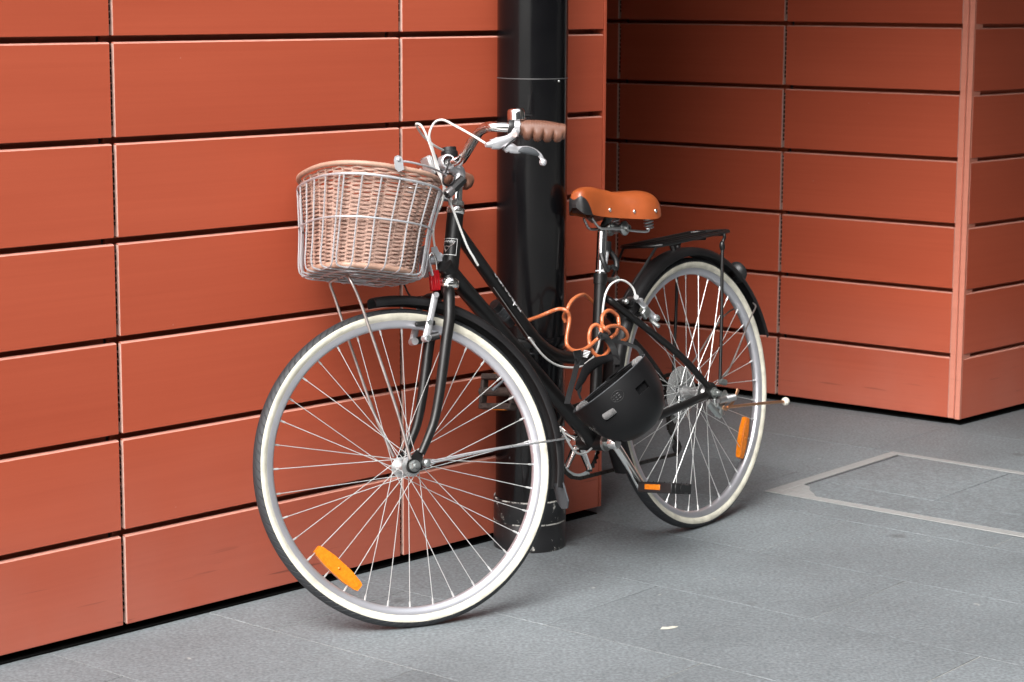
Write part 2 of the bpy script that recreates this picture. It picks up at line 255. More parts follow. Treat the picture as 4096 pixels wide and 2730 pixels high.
class MB:
    def __init__(s): s.v = []; s.f = []; s.m = []; s.sm = []
    def add(s, vs, fs, m=0, smooth=True):
        b = len(s.v); s.v += [tuple(x) for x in vs]
        for f in fs: s.f.append([b + i for i in f]); s.m.append(m); s.sm.append(smooth)
    def tube(s, pts, r, n=12, m=0, closed=False, caps=True, flat=1.0, up=None):
        P = [Vector(p) for p in pts]; N = len(P)
        rr = r if isinstance(r, (list, tuple)) else [r] * N
        if len(rr) != N:
            src = list(rr); rr = []
            for i in range(N):
                x = i / (N - 1) * (len(src) - 1); k = min(int(x), len(src) - 2); rr.append(src[k] + (src[k + 1] - src[k]) * (x - k))
        T = []
        for i in range(N):
            a = P[(i - 1) % N] if (closed or i > 0) else P[0]; b = P[(i + 1) % N] if (closed or i < N - 1) else P[-1]
            d = b - a; T.append(d.normalized() if d.length > 1e-9 else Vector((0, 0, 1)))
        ref = Vector(up) if up else (Vector((0, 0, 1)) if abs(T[0].z) < 0.9 else Vector((1, 0, 0)))
        u = (ref - T[0] * ref.dot(T[0])).normalized(); vs = []
        for i in range(N):
            if up: u = (Vector(up) - T[i] * Vector(up).dot(T[i])).normalized()
            else: u = (u - T[i] * u.dot(T[i])).normalized()
            w = T[i].cross(u)
            for k in range(n):
                a = 2 * PI * k / n
                vs.append(P[i] + (u * math.cos(a) + w * (math.sin(a) * flat)) * rr[i])
        fs = []
        for i in range(N if closed else N - 1):
            j = (i + 1) % N
            for k in range(n):
                k2 = (k + 1) % n; fs.append((i * n + k, i * n + k2, j * n + k2, j * n + k))
        s.add(vs, fs, m)
        if caps and not closed:
            s.add(vs[:n], [tuple(range(n - 1, -1, -1))], m, False); s.add(vs[-n:], [tuple(range(n))], m, False)
    def cyl(s, a, b, r, n=20, m=0, r2=None, caps=True):
        s.tube([a, b], [r, r if r2 is None else r2], n, m, caps=caps)
    def lathe(s, prof, o=(0, 0, 0), ax=(0, 1, 0), ref=(1, 0, 0), n=24, m=0, a0=0.0, a1=360.0, closed_prof=False, mf=None):
        # profile of (radius, height along axis)
        A = Vector(ax).normalized(); u = Vector(ref); u = (u - A * u.dot(A)).normalized(); w = A.cross(u)
        full = abs(a1 - a0) >= 359.9; na = n if full else n + 1; O = Vector(o); vs = []
        for k in range(na):
            a = R(a0 + (a1 - a0) * k / n)
            d = u * math.cos(a) + w * math.sin(a)
            for (r, h) in prof: vs.append(O + d * r + A * h)
        L = len(prof); fs = []; ms = []
        for k in range(n):
            k2 = (k + 1) % na
            for i in range(L if closed_prof else L - 1):
                j = (i + 1) % L; fs.append((k * L + i, k2 * L + i, k2 * L + j, k * L + j)); ms.append(mf[i] if mf else m)
        b = len(s.v); s.v += [tuple(x) for x in vs]
        for f, mm in zip(fs, ms): s.f.append([b + i for i in f]); s.m.append(mm); s.sm.append(True)
    def box(s, c, d, M=None, m=0, ch=0.0):
        x, y, z = d[0] / 2, d[1] / 2, d[2] / 2; C = Vector(c)
        if ch <= 0:
            vs = [Vector((a * x, b * y, e * z)) for a in (-1, 1) for b in (-1, 1) for e in (-1, 1)]
            fs = [(0, 1, 3, 2), (4, 6, 7, 5), (0, 4, 5, 1), (2, 3, 7, 6), (0, 2, 6, 4), (1, 5, 7, 3)]
        else:
            vs = []; 
            for a in (-1, 1):
                for b in (-1, 1):
                    for e in (-1, 1):
                        vs += [Vector((a * x, b * (y - ch), e * (z - ch))), Vector((a * (x - ch), b * y, e * (z - ch))), Vector((a * (x - ch), b * (y - ch), e * z))]
            bm = bmesh.new()
            for q in vs: bm.verts.new(q)
            r = bmesh.ops.convex_hull(bm, input=list(bm.verts)); bm.verts.index_update()
            vs = [q.co.copy() for q in bm.verts]; fs = [tuple(q.index for q in f.verts) for f in bm.faces]; bm.free()
        if M is not None: vs = [M @ q for q in vs]
        s.add([q + C for q in vs], fs, m, False)
    def prism(s, poly, o, ux, uy, un, th, m=0):
        # polygon in (ux, uy) at o, thickness th along un, centred
        O, X, Y, N = Vector(o), Vector(ux), Vector(uy), Vector(un); k = len(poly)
        a = [O + X * p[0] + Y * p[1] - N * (th / 2) for p in poly]; b = [q + N * th for q in a]
        s.add(a + b, [tuple(range(k - 1, -1, -1)), tuple(range(k, 2 * k))] + [(i, (i + 1) % k, k + (i + 1) % k, k + i) for i in range(k)], m, False)
    def sphere(s, c, r, m=0, n=12, sc=(1, 1, 1)):
        prof = [(max(1e-5, r * math.sin(PI * i / (n // 2 + 2))), -r * math.cos(PI * i / (n // 2 + 2))) for i in range(n // 2 + 3)]
        b = len(s.v); s.lathe(prof, (0, 0, 0), (0, 0, 1), (1, 0, 0), n, m)
        for i in range(b, len(s.v)): q = s.v[i]; s.v[i] = (c[0] + q[0] * sc[0], c[1] + q[1] * sc[1], c[2] + q[2] * sc[2])
    def build(s, name, mats, parent=None, loc=None, mtx=None):
        me = bpy.data.meshes.new(name); me.from_pydata(s.v, [], s.f)
        for q in (mats if isinstance(mats, (list, tuple)) else [mats]): me.materials.append(q)
        me.polygons.foreach_set('material_index', s.m); me.polygons.foreach_set('use_smooth', s.sm); me.update()
        bm = bmesh.new(); bm.from_mesh(me); bmesh.ops.recalc_face_normals(bm, faces=bm.faces); bm.to_mesh(me); bm.free()
        try: me.set_sharp_from_angle(angle=R(42))
        except Exception: pass
        return link(name, me, parent, loc, mtx)
def link(name, me, parent=None, loc=None, mtx=None):
    o = bpy.data.objects.new(name, me); COL.objects.link(o)
    if parent is not None: o.parent = parent
    if loc is not None: o.location = loc
    if mtx is not None: o.matrix_local = mtx
    return o
def empty(name, mtx): 
    o = bpy.data.objects.new(name, None); COL.objects.link(o); o.matrix_world = mtx; o.empty_display_size = 0.1
    return o
def tag(o, label=None, cat=None, group=None, kind=None):
    if label: o['label'] = label
    if cat: o['category'] = cat
    if group: o['group'] = group
    if kind: o['kind'] = kind
    return o
def m4(x, y, z, o):
    return Matrix(((x[0], y[0], z[0], o[0]), (x[1], y[1], z[1], o[1]), (x[2], y[2], z[2], o[2]), (0, 0, 0, 1)))
def textmesh(txt, size, shear=0.0):
    c = bpy.data.curves.new('t', 'FONT'); c.body = txt; c.size = size; c.shear = shear; c.resolution_u = 2
    o = bpy.data.objects.new('t', c); COL.objects.link(o)
    dg = bpy.context.evaluated_depsgraph_get(); me = bpy.data.meshes.new_from_object(o.evaluated_get(dg))
    vs = [v.co.copy() for v in me.vertices]; fs = [tuple(f.vertices) for f in me.polygons]
    bpy.data.objects.remove(o); bpy.data.curves.remove(c); bpy.data.meshes.remove(me)
    return vs, fs

# ------------------------------------------------------------------ setting: ground and paving
TA = Vector((0.6916,0.7223,0.0000)); NA = Vector((-0.7223,0.6916,0.0000)); DA = 3.6810; DC = 3.6503
NB = Vector((0.6154,0.7882,0.0000)); TB = Vector((-0.7882,0.6154,0.0000)); DB = 6.2113
Z = Vector((0, 0, 1))
Z0, PP = 0.0064, 0.2069
gb = MB(); gb.add([(-150, -150, -0.0012), (150, -150, -0.0012), (150, 150, -0.0012), (-150, 150, -0.0012)], [(0, 1, 2, 3)])
ground = tag(gb.build('ground', M_joint), kind='structure')
pv = tag(empty('pavement', Matrix.Identity(4)), kind='structure')
_a = math.atan2(0.0667, 1.0)
U1 = (TA * math.sin(_a) - NA * math.cos(_a)); U2 = (TA * math.cos(_a) + NA * math.sin(_a))   # along the rows towards the viewer / across the rows
PO = TA * 3.778 + NA * 2.708
SL, SW, J = 0.824, 0.414, 0.0027
def slab_mesh(w, l):
    b = MB(); b.box((0, 0, -0.02), (w - J, l - J, 0.04), ch=0.0005); 
    o = b.build('paving_slab', M_slab, pv); me = o.data; bpy.data.objects.remove(o); return me
SM = slab_mesh(SW, SL)
cov_t0, cov_t1 = 0.925, 1.615; 
def pav_pt(a, b): return PO + U2 * a + U1 * b
rows = range(-5, 13)
for i in rows:
    for k in range(-7, 8):
        c = pav_pt((i + 0.5) * SW, k * SL + (SL / 2 if i % 2 == 0 else 0.0) + 0.0)
        if not (-2.6 < c.x < 4.2 and 2.2 < c.y < 9.6): continue
        if c.dot(NA) > DA + 0.55 and c.dot(TA) < 3.7: continue
        if c.dot(TA) > DB + 0.5 and c.dot(NA) > DC + 0.5: continue
        link('paving_slab', SM, pv, mtx=m4(U2, -U1, Z, (c.x, c.y, random.uniform(-0.0003, 0.0003))))
# ---- inspection cover let into the paving, framed in pale metal
cov = empty('access_cover', m4(U2, -U1, Z, pav_pt(1.30, -0.8) ))
tag(cov, 'pale metal framed access cover set flush in the grey paving at the right', 'access cover')

def cov_l(P):
    d = P - cov.matrix_world.translation; return d.dot(U2), d.dot(-U1)
CA = [cov_l(TA * t + NA * n) for t, n in [(5.3751,3.5681),(4.6883,3.5280),(4.7971,2.7821),(5.3732,3.1241),(5.3087,3.5084),(4.7338,3.4753),(4.7624,3.3821)]]
x0 = CA[1][0]; x1 = CA[0][0]; y1 = 0.5 * (CA[0][1] + CA[1][1]); y0 = y1 - 1.55
fw = 0.036
for (ax, ay, bx, by) in ((x0, y0, x0 + fw, y1), (x1 - fw * 0.75, y0, x1, y1), (x0 + fw + 0.001, y1 - fw, x1 - fw * 0.75 - 0.001, y1)):
    b = MB(); b.box(((ax + bx) / 2, (ay + by) / 2, 0.0025), (bx - ax, by - ay, 0.003), ch=0.0008); b.build('frame_bar', M_cover, cov)
ix0, ix1, iy1 = x0 + fw + 0.006, x1 - fw * 0.75 - 0.006, y1 - fw - 0.010
def piece(ax, ay, bx, by):
    b = MB(); b.box(((ax + bx) / 2, (ay + by) / 2, 0.0016), (bx - ax - 0.003, by - ay - 0.003, 0.0028), ch=0.0007); b.build('infill_slab', M_slab, cov)
g = MB(); g.box(((x0 + x1) / 2, (y0 + y1) / 2, 0.0008), (x1 - x0 - 0.01, y1 - y0 - 0.01, 0.0009)); g.build('bedding', M_rubber, cov)
mx_ = ix0 + 0.165; my_ = iy1 - 0.36
piece(ix0, y0, mx_, iy1); piece(mx_, my_, ix1, iy1); piece(mx_, y0, ix1, my_)
for sx in (ix0 + 0.03,):
    b = MB(); b.prism([(0, 0), (0.1, 0), (0.085, -0.03), (0.05, -0.05), (0.02, -0.085), (0, -0.1)], (ix0 - 0.004, iy1 + 0.008, 0.0034), (1, 0, 0), (0, 1, 0), (0, 0, 1), 0.0016); b.build('corner_plate', M_cover, cov)
# scrap of paper
sc_ = MB(); sc_.prism([(-.022, -.004), (-.006, -.009), (.012, -.006), (.024, .002), (.012, .008), (-.002, .005), (-.012, .010)], (0.3414,4.5269,0.0016), (0.9, 0.3, 0), (-0.3, 0.9, 0), (0, 0, 1), 0.001)
tag(sc_.build('paper_scrap', M_ivory), 'tiny torn white paper scrap lying on the grey paving', 'litter')

# ------------------------------------------------------------------ terracotta panel walls
DEPTH = 0.055; PH = 0.1925; SK = 0.0095
def panel_mesh(L, h=PH, DEPTH=0.055):
    b = MB(); c = 0.0012; K = 0.030 if DEPTH > 0.05 else 0.022     # hollow extruded block K deep, tongue at the back
    b.prism([(0, c), (c, 0), (SK, 0), (SK, h + 0.0012), (0.0026, h), (0.0021, h - 0.0005), (0, h - 0.0026)], (L / 2, 0, 0), (0, 1, 0), (0, 0, 1), (1, 0, 0), L, 0)
    for e_ in (3, 4, 5): b.m[-7 + e_] = 3      # eased top edge, lit line painted paler
    b.box((L / 2, DEPTH - 0.004, (h + 0.014) / 2), (L, 0.008, h + 0.014), m=0)
    cy, cw = (SK + K) / 2 + 0.0004, K - SK - 0.0004
    b.box((L / 2, K - 0.003, h / 2 - 0.006), (L - 0.002, 0.006, h - 0.016), m=2)
    n = 10; zs = [0.0125] + [0.026 + (h - 0.040) * (i + 0.5) / n for i in range(n)]
    for i, z in enumerate(zs):
        t_ = 0.021 if i == 0 else 0.0030
        b.box((L / 2, cy, z), (L - 0.0010, cw, t_), m=0)
        for x, s_ in ((0.0, -1), (L, 1)): b.box((x - s_ * 0.0002, cy, z), (0.0006, cw - 0.0004, t_ - 0.0004), m=1)
    for x, s_ in ((0.0, -1), (L, 1)): b.box((x + s_ * 0.0004, SK / 2 + 0.0003, h / 2), (0.0008, SK - 0.0012, h - 0.003), m=1)
    b.box((L / 2, cy, h / 2), (L - 0.08, cw - 0.001, h - 0.03), m=2)
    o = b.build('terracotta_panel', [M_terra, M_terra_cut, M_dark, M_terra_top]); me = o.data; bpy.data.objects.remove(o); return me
_pc = {}
def pmesh(L, h, d=0.055):
    k = (round(L, 3), round(h, 3), d)
    if k not in _pc: _pc[k] = panel_mesh(L, h, d)
    return _pc[k]
NROW = 10
def clad(root, spans, z_first=0.02, rail=True, dp=0.055):
    for (xa, xb) in spans:
        for k in range(NROW):
            zt = Z0 + PP * (k + 1); zb_ = z_first if k == 0 else zt - PH
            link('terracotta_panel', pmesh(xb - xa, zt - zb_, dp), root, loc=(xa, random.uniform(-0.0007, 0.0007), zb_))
    X0, X1 = min(s[0] for s in spans), max(s[1] for s in spans)
    XB0 = X0 + (0.075 if dp < 0.05 else -0.01)
    b = MB(); b.box(((XB0 + X1) / 2, DEPTH + 0.05, 1.06), (X1 - XB0 + 0.01, 0.02, 2.10)); b.build('backing_board', M_dark, root)
    b = MB(); b.box(((X0 + X1) / 2, 0.060, 0.0022), (X1 - X0, 0.116, 0.003)); b.box(((XB0 + X1) / 2, DEPTH + 0.03, 0.014), (X1 - XB0, 0.02, 0.02)); b.build('gap_shade_strip', M_gap_shade, root)  # flat black strip paints the shade in the gap under the panels
    if rail:
        for (xa, xb) in spans[1:]:
            b = MB(); b.box((xa - 0.006, DEPTH + 0.014, 1.06), (0.055, 0.012, 2.06)); b.build('support_rail', M_rail, root)
    b = MB(); b.box(((X0 + X1) / 2, 0.05, 2.095 + 2.5), (X1 - X0, 0.1, 5.0)); b.build('upper_cladding', M_terra, root)

VJ1, VJ2, AE = 2.6649, 3.4740, 4.1860
GAP = 0.0120
wa = empty('panel_wall', m4(TA, NA, Z, NA * DA)); tag(wa, 'terracotta panel wall directly behind the bicycle and the black pipe', 'wall')
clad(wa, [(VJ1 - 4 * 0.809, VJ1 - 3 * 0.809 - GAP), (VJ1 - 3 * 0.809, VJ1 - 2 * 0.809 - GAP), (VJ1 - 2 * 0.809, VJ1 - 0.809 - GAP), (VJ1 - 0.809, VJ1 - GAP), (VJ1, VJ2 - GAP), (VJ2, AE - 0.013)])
b = MB(); b.box((AE - 0.005, 0.014, 1.06), (0.010, 0.03, 2.08), ch=0.001); b.build('corner_trim', M_terra, wa)
b = MB(); b.box((AE - 0.006, 0.032 + 1.45, 3.55), (0.012, 2.9, 7.06)); b.build('return_wall', M_terra, wa)

wb = empty('recess_wall', m4(-TB, NB, Z, NB * DB)); tag(wb, 'shaded terracotta panel wall inside the dark recess right of the bicycle', 'wall')
CB = 3.0413      # visible corner along the wall
V1, V2 = 3.7135, 4.3785
clad(wb, [(-V2 - 0.667 * 2, -V2 - 0.667 - GAP), (-V2 - 0.667, -V2 - GAP), (-V2, -V1 - GAP), (-V1, -CB - 0.046)])
# corner post: flat strip, groove and eased outer face
b = MB()
xq = -CB
b.prism([(xq - 0.044, 0.02), (xq - 0.044, 0.001), (xq - 0.027, 0.001), (xq - 0.025, 0.004), (xq - 0.023, -0.001), (xq - 0.016, -0.008), (xq, -0.008), (xq, 0.05), (xq - 0.02, 0.05)], (0, 0, 1.06), (1, 0, 0), (0, 1, 0), (0, 0, 1), 2.08)
b.box((xq - 0.0425, 0.031, 1.06), (0.003, 0.058, 2.078)); b.build('corner_post', terracotta('corner_post_lit', (0.58, 0.21, 0.145), 0.34), wb)  # post colour lightened to paint in the light and reflection on its face
wc = empty('panel_wall', m4(TA, NA, Z, NA * DC)); tag(wc, 'terracotta panel wall at the right edge beyond the corner post', 'wall')
XC = DB / max(1e-6, NB.dot(TA)) - 0.0
P_c = (NA * DC); 
xc0 = 5.8732
clad(wc, [(xc0 + 0.004, xc0 + 0.9), (xc0 + 0.9 + GAP, xc0 + 2.3)], dp=0.036)

# ---- unseen overhang added for shade (soffit) and out-of-frame blocks added for light and reflections
q = MB()
def wbox(q, t0, t1, n0, n1, z0, z1, m=0):       # box in wall axes, as children of the recess wall
    M_ = wb.matrix_world.inverted() @ m4(TA, NA, Z, (0, 0, 0)); vs = [M_ @ Vector((t, n, z)) for t in (t0, t1) for n in (n0, n1) for z in (z0, z1)]
    q.add(vs, [(0, 1, 3, 2), (4, 6, 7, 5), (0, 4, 5, 1), (2, 3, 7, 6), (0, 2, 6, 4), (1, 5, 7, 3)], m, False)
wbox(q, AE + 0.001, 14.0, DA + 0.06, DA + 3.2, 2.22, 2.75); wbox(q, 4.15, 14.0, DA - 5.6, DA - 0.002, 2.381, 2.75); q.build('soffit_blocker', mat('blocker_render', (0.16, 0.15, 0.14), 0.8, var=0.1), wb)  # unseen slabs added to darken the recess, right-hand wall and ground
q = MB(); wbox(q, AE + 0.01, 6.9, DA + 2.7, DA + 2.8, 0.0, 2.215); q.build('recess_back_blocker', mat('dark_blocker', (0.015, 0.016, 0.018), 0.1), wb)  # unseen dark back, added to stop light leaking into the recess
ob = MB(); M_stone = mat('blocker_stone', (0.07, 0.07, 0.07), 0.8, var=0.2, scale=0.6); M_glass = mat('blocker_glass', (0.03, 0.035, 0.04), 0.08)
ob.box((4, -15.0, 6.5), (46, 4, 13), m=0)
for fl_ in range(4):
    for k in range(14): ob.box((-16 + 3.0 * k, -12.98, 1.9 + 3.2 * fl_), (2.1, 0.1, 2.2), m=1)
tag(ob.build('opposite_blocker', [M_stone, M_glass], mtx=m4(TA, NA, Z, (0, 0, 0))), kind='structure')  # unseen block added to limit low light and darken pole reflections
ob = MB(); ob.box((12.6, -1.0, 5.0), (3, 8, 10), m=0)
tag(ob.build('neighbour_blocker', M_stone, mtx=m4(TA, NA, Z, (0, 0, 0))), kind='structure')  # unseen block added to cut light from the right

# ------------------------------------------------------------------ black downpipe standing against the wall
pole_c = Vector((0.0459, 5.242, 0))
pole = empty('drain_pipe', Matrix.Translation(pole_c)); tag(pole, 'thick black painted pipe standing upright against the terracotta wall', 'pipe')
b = MB(); b.lathe([(0.085, 0.10), (0.085, 1.150), (0.0842, 1.1502), (0.0842, 1.1526), (0.085, 1.1528), (0.085, 7.0)], ax=(0, 0, 1), n=64); b.build('shaft', M_pole, pole)
b = MB(); b.lathe([(0.0895, 0.0), (0.0895, 0.066), (0.0885, 0.0675), (0.0885, 0.0685), (0.0895, 0.070), (0.0895, 0.1235), (0.0880, 0.125), (0.0845, 0.125), (0.0845, 0.10)], ax=(0, 0, 1), n=64); b.build('base_collar', M_polebase, pole)
b = MB()
b.lathe([(0.0897, 0.1228), (0.0893, 0.1258), (0.0868, 0.1259)], ax=(0, 0, 1), n=64)
b.lathe([(0.0898, 0.0668), (0.0898, 0.0702)], ax=(0, 0, 1), n=64)
b.build('chipped_edge', M_chip, pole)
b = MB(); b.lathe([(0.0846, 1.1500), (0.0853, 1.1503), (0.0853, 1.1524), (0.0846, 1.1527)], ax=(0, 0, 1), n=64); b.build('seam_ring', M_rail, pole)
for zz, hh in ((0.530, 0.022), (0.497, 0.006)):
    b = MB(); b.lathe([(0.0852, zz - hh), (0.0885, zz - hh), (0.0895, zz - hh + 0.003), (0.0895, zz - 0.003), (0.0885, zz), (0.0852, zz)], ax=(0, 0, 1), n=64); b.build('joint_band', M_pole, pole)
b = MB(); b.sphere((0.0618,-0.0680,1.1459), 0.003); b.build('screw_head', M_zinc, pole)

# ------------------------------------------------------------------ the bicycle
XB, YB, ZB, OB = Vector((-0.6099,-0.7925,0.0000)), Vector((0.7879,-0.6064,0.1068)), Vector((-0.0847,0.0652,0.9943)), Vector((0.4626,5.4622,0.3442))
XS, YS, ZS, OS = Vector((-0.9060,-0.4234,0.0000)), Vector((0.4106,-0.8787,0.2433)), Vector((-0.1030,0.2205,0.9699)), Vector((-0.2288,4.6083,0.3354))
MBm = m4(XB, YB, ZB, OB); MSm = m4(XS, YS, ZS, OS)
ROOT = MBm @ Matrix.Translation((0.55, 0, -0.346))
bike = empty('bicycle', ROOT); tag(bike, 'black step-through bicycle with cream sidewall tyres leaning beside the black pipe', 'bicycle')
LB_ = ROOT.inverted() @ MBm; LS_ = ROOT.inverted() @ MSm
def bpart(mb, name, mats): return mb.build(name, mats, bike, mtx=LB_)
def spart(mb, name, mats): return mb.build(name, mats, bike, mtx=LS_)

# frame
HT0, HT1 = (0.9342,0.0000,0.3826), (0.8931,-0.0000,0.5291)
def ext(a, b, d): a, b = Vector(a), Vector(b); return a + (b - a).normalized() * d
f = MB()
f.cyl(HT0, HT1, 0.0185, 28)
top_pts = [(0.7664,0.0000,0.3508),(0.7219,-0.0000,0.3038),(0.6889,0.0000,0.2666),(0.6620,0.0000,0.2375),(0.6333,-0.0000,0.2106),(0.5986,0.0000,0.1866),(0.5550,0.0000,0.1671),(0.4899,0.0000,0.1529),(0.4271,-0.0000,0.1456)]
top_pts = [(0.8953,0.0000,0.4926)] + top_pts
f.tube(catmull(top_pts, 5), 0.0148, 20)
bb = Vector((0.4436,-0.0000,-0.0565))
dt = [(0.8570,0.0000,0.3377),(0.7803,-0.0000,0.2684)]
d0 = Vector(dt[0]); f.cyl(ext(dt[1], dt[0], 0.225), bb, 0.0188, 24)
st_top = Vector((0.3627,0.0000,0.3386))
f.cyl(st_top, bb, 0.0145, 20)
f.cyl(st_top + (st_top - bb).normalized() * 0.003, st_top - (st_top - bb).normalized() * 0.022, 0.0168, 20)
f.cyl(bb + Vector((0, -0.034, 0)), bb + Vector((0, 0.034, 0)), 0.0205, 24)
for s in (-1, 1):
    ax = Vector((0, 0.062 * s, 0))
    f.cyl(bb + Vector((-0.018, 0.022 * s, 0.004)), ax + Vector((0.034, 0.0, -0.002)), 0.0108, 14, r2=0.0098)
    f.tube(catmull([(0.3497,-0.0000,0.2821), (0.3330, 0.024 * s, 0.2572), (0.13, 0.050 * s, 0.118), (0.022, 0.062 * s, 0.020)], 5), 0.0088, 14)
    f.prism([(-0.018, -0.016), (0.036, -0.012), (0.036, 0.010), (0.016, 0.030), (0.0, 0.026), (-0.016, 0.014)], ax, (1, 0, 0), (0, 0, 1), (0, 1, 0), 0.006)
f.cyl((0.285, -0.032, 0.262), (0.285, 0.032, 0.262), 0.007, 10)
frame = bpart(f, 'frame', M_frame)

# lettering on the upper tube and the badge on the head tube
def wrap_text(name, txt, size, a, b, Rr, face, parent, mtl, start, shear=0.0, dy=0.0):
    A, Bv = Vector(a), Vector(b); d = (Bv - A).normalized(); n = Vector(face); n = (n - d * n.dot(d)).normalized(); t = n.cross(d)
    vs, fs = textmesh(txt, size, shear); q = MB(); out = []
    for v in vs:
        ph = (v.y + dy) / Rr; out.append(A + d * (start + v.x) + n * (Rr * math.cos(ph)) + t * (Rr * math.sin(ph)))
    q.add(out, fs, 0, False); return q.build(name, mtl, parent)
lt = [(0.8044,0.0060,0.3850),(0.7237,0.0060,0.2941)]
wrap_text('lettering', 'otwoodpar', 0.030, lt[0], lt[1], 0.0153, (0.0, 0.80, 0.60), frame, M_print, 0.004, shear=0.25, dy=-0.004)
hd = (Vector(HT1) - Vector(HT0)).normalized()
bc = Vector((0.9274,-0.0000,0.4573))
def badge_pt(u, v, r=0.0189):       # u across the tube (m), v up the tube
    fwd = Vector((1, 0, 0)); fwd = (fwd - hd * fwd.dot(hd)).normalized(); lat = hd.cross(fwd)
    ph = u / r; o = Vector(HT0) + hd * ((bc - Vector(HT0)).dot(hd) + v)
    return o + fwd * (r * math.cos(ph)) + lat * (r * math.sin(ph))
def badge_poly(q, pts, r, sub=6):
    n = len(pts); out = []
    for i in range(n):
        a, c = pts[i], pts[(i + 1) % n]
        for k in range(sub): out.append((a[0] + (c[0] - a[0]) * k / sub, a[1] + (c[1] - a[1]) * k / sub))
    q.add([badge_pt(u, v, r) for u, v in out], [tuple(range(len(out)))], 0, False)
q = MB()
W_, H_, e_ = 0.0245, 0.0185, 0.0011
for (u0, v0, u1, v1) in ((-W_, H_ - e_, W_, H_), (-W_, -H_, W_, -H_ + e_), (W_ - e_, -H_ + e_, W_, H_ - e_), (-W_, -H_ + e_, -W_ + e_, H_ - e_)):
    for k in range(12):
        ua, ub = u0 + (u1 - u0) * k / 12, u0 + (u1 - u0) * (k + 1) / 12
        q.add([badge_pt(ua, v0, 0.0191), badge_pt(ub, v0, 0.0191), badge_pt(ub, v1, 0.0191), badge_pt(ua, v1, 0.0191)], [(0, 1, 2, 3)], 0, False)
vs, fs = textmesh('someday', 0.0095, 0.3)
wd_ = max(v.x for v in vs); q.add([badge_pt((v.x / wd_ - 0.5) * 0.043, v.y + 0.0095, 0.0191) for v in vs], fs, 0, False)
q.build('badge_frame', M_print, frame)
q = MB()
badge_poly(q, [(-0.017, 0.0075), (0.0175, 0.0075), (0.0115, 0.0028), (-0.014, 0.0028)], 0.0191)
badge_poly(q, [(-0.009, 0.0012), (0.0095, 0.0012), (-0.002, -0.0135), (-0.006, -0.0065)], 0.0191)
q.build('badge_emblem', M_badge, frame)

# headset rings
for (c, r, h) in ((HT0, 0.0235, 0.010), (HT1, 0.0205, 0.008)):
    q = MB(); C = Vector(c); s_ = -1 if c == HT0 else 1
    q.lathe([(0.012, -h), (r - 0.002, -h), (r, -h * 0.6), (r, -0.001), (r - 0.0015, 0.0), (r, 0.001), (r, h * 0.5), (r - 0.003, h), (0.012, h)], C + hd * (0.006 * s_), ax=hd, n=28); bpart(q, 'headset_ring', M_chrome)
q = MB(); q.lathe([(0.011, 0), (0.0172, 0), (0.0178, 0.006), (0.0172, 0.011), (0.011, 0.012)], Vector(HT1) + hd * 0.016, ax=hd, n=8); bpart(q, 'headset_nut', M_zinc)

# seat post, clamp, saddle
sd = (st_top - bb).normalized(); sp_top = Vector((0.3125,0.0000,0.4703))
q = MB(); q.cyl(st_top - sd * 0.05, st_top + sd * 0.105, 0.0128, 20); q.cyl(st_top + sd * 0.105, sp_top, 0.0115, 20, 0); bpart(q, 'seat_post', M_chrome)
q = MB(); q.cyl(st_top + sd * 0.006, Vector((0.3415,-0.0000,0.3964)), 0.0133, 20); bpart(q, 'knurled_sleeve', mat('knurled_steel', (0.80, 0.80, 0.82), 0.45, metal=0.6, bump=0.6, bscale=900, var=0.1, scale=300))
q = MB(); kb = Vector((0.3381,0.0000,0.4053)); q.lathe([(0.0125, -0.012), (0.0165, -0.012), (0.0170, 0.0), (0.0165, 0.012), (0.0125, 0.012)], kb, ax=sd, n=20)
for s in (-1, 1): q.tube(catmull([kb + Vector((0.018 * s, 0.0, -0.010)), kb + Vector((0.026 * s, 0.012, -0.034)), kb + Vector((0.02 * s, 0.016, -0.056)), kb + Vector((0.006 * s, 0.014, -0.05))], 5), 0.0065, 10)
bpart(q, 'lock_bracket', M_plastic)
q = MB(); cb = Vector((0.3226,-0.0000,0.3236)); q.cyl(cb + Vector((0, -0.018, 0)), cb + Vector((0, 0.018, 0)), 0.006, 10); q.cyl(cb + Vector((0, 0.016, 0)), cb + Vector((0, 0.022, 0)), 0.009, 6); bpart(q, 'seat_bolt', M_zinc)

SX0 = 0.447; SLEN = 0.278
SZ = [(0.0, 0.515), (0.005, 0.536), (0.014, 0.5475), (0.03, 0.5525), (0.06, 0.5530), (0.095, 0.5455), (0.135, 0.5375), (0.175, 0.5355), (0.21, 0.5360), (0.24, 0.530), (0.264, 0.514), (0.278, 0.496)]
def interp(tab, x):
    n = len(tab)
    if x <= tab[0][0]: return tab[0][1]
    if x >= tab[-1][0]: return tab[-1][1]
    def tan(i):
        a, b = tab[max(0, i - 1)], tab[min(n - 1, i + 1)]; return (b[1] - a[1]) / (b[0] - a[0])
    for i in range(n - 1):
        if x <= tab[i + 1][0]:
            h = tab[i + 1][0] - tab[i][0]; t = (x - tab[i][0]) / h
            return (2*t**3 - 3*t**2 + 1) * tab[i][1] + (t**3 - 2*t**2 + t) * h * tan(i) + (-2*t**3 + 3*t**2) * tab[i+1][1] + (t**3 - t**2) * h * tan(i+1)
SWT = [(0.0, 0.005), (0.005, 0.0175), (0.014, 0.0235), (0.03, 0.0262), (0.06, 0.0270), (0.09, 0.031), (0.13, 0.048), (0.17, 0.074), (0.205, 0.087), (0.24, 0.083), (0.266, 0.060), (0.278, 0.030)]
SBT = [(0.0, 0.508), (0.005, 0.496), (0.014, 0.490), (0.03, 0.488), (0.064, 0.481), (0.118, 0.472), (0.184, 0.462), (0.215, 0.461), (0.245, 0.468), (0.268, 0.482), (0.278, 0.492)]
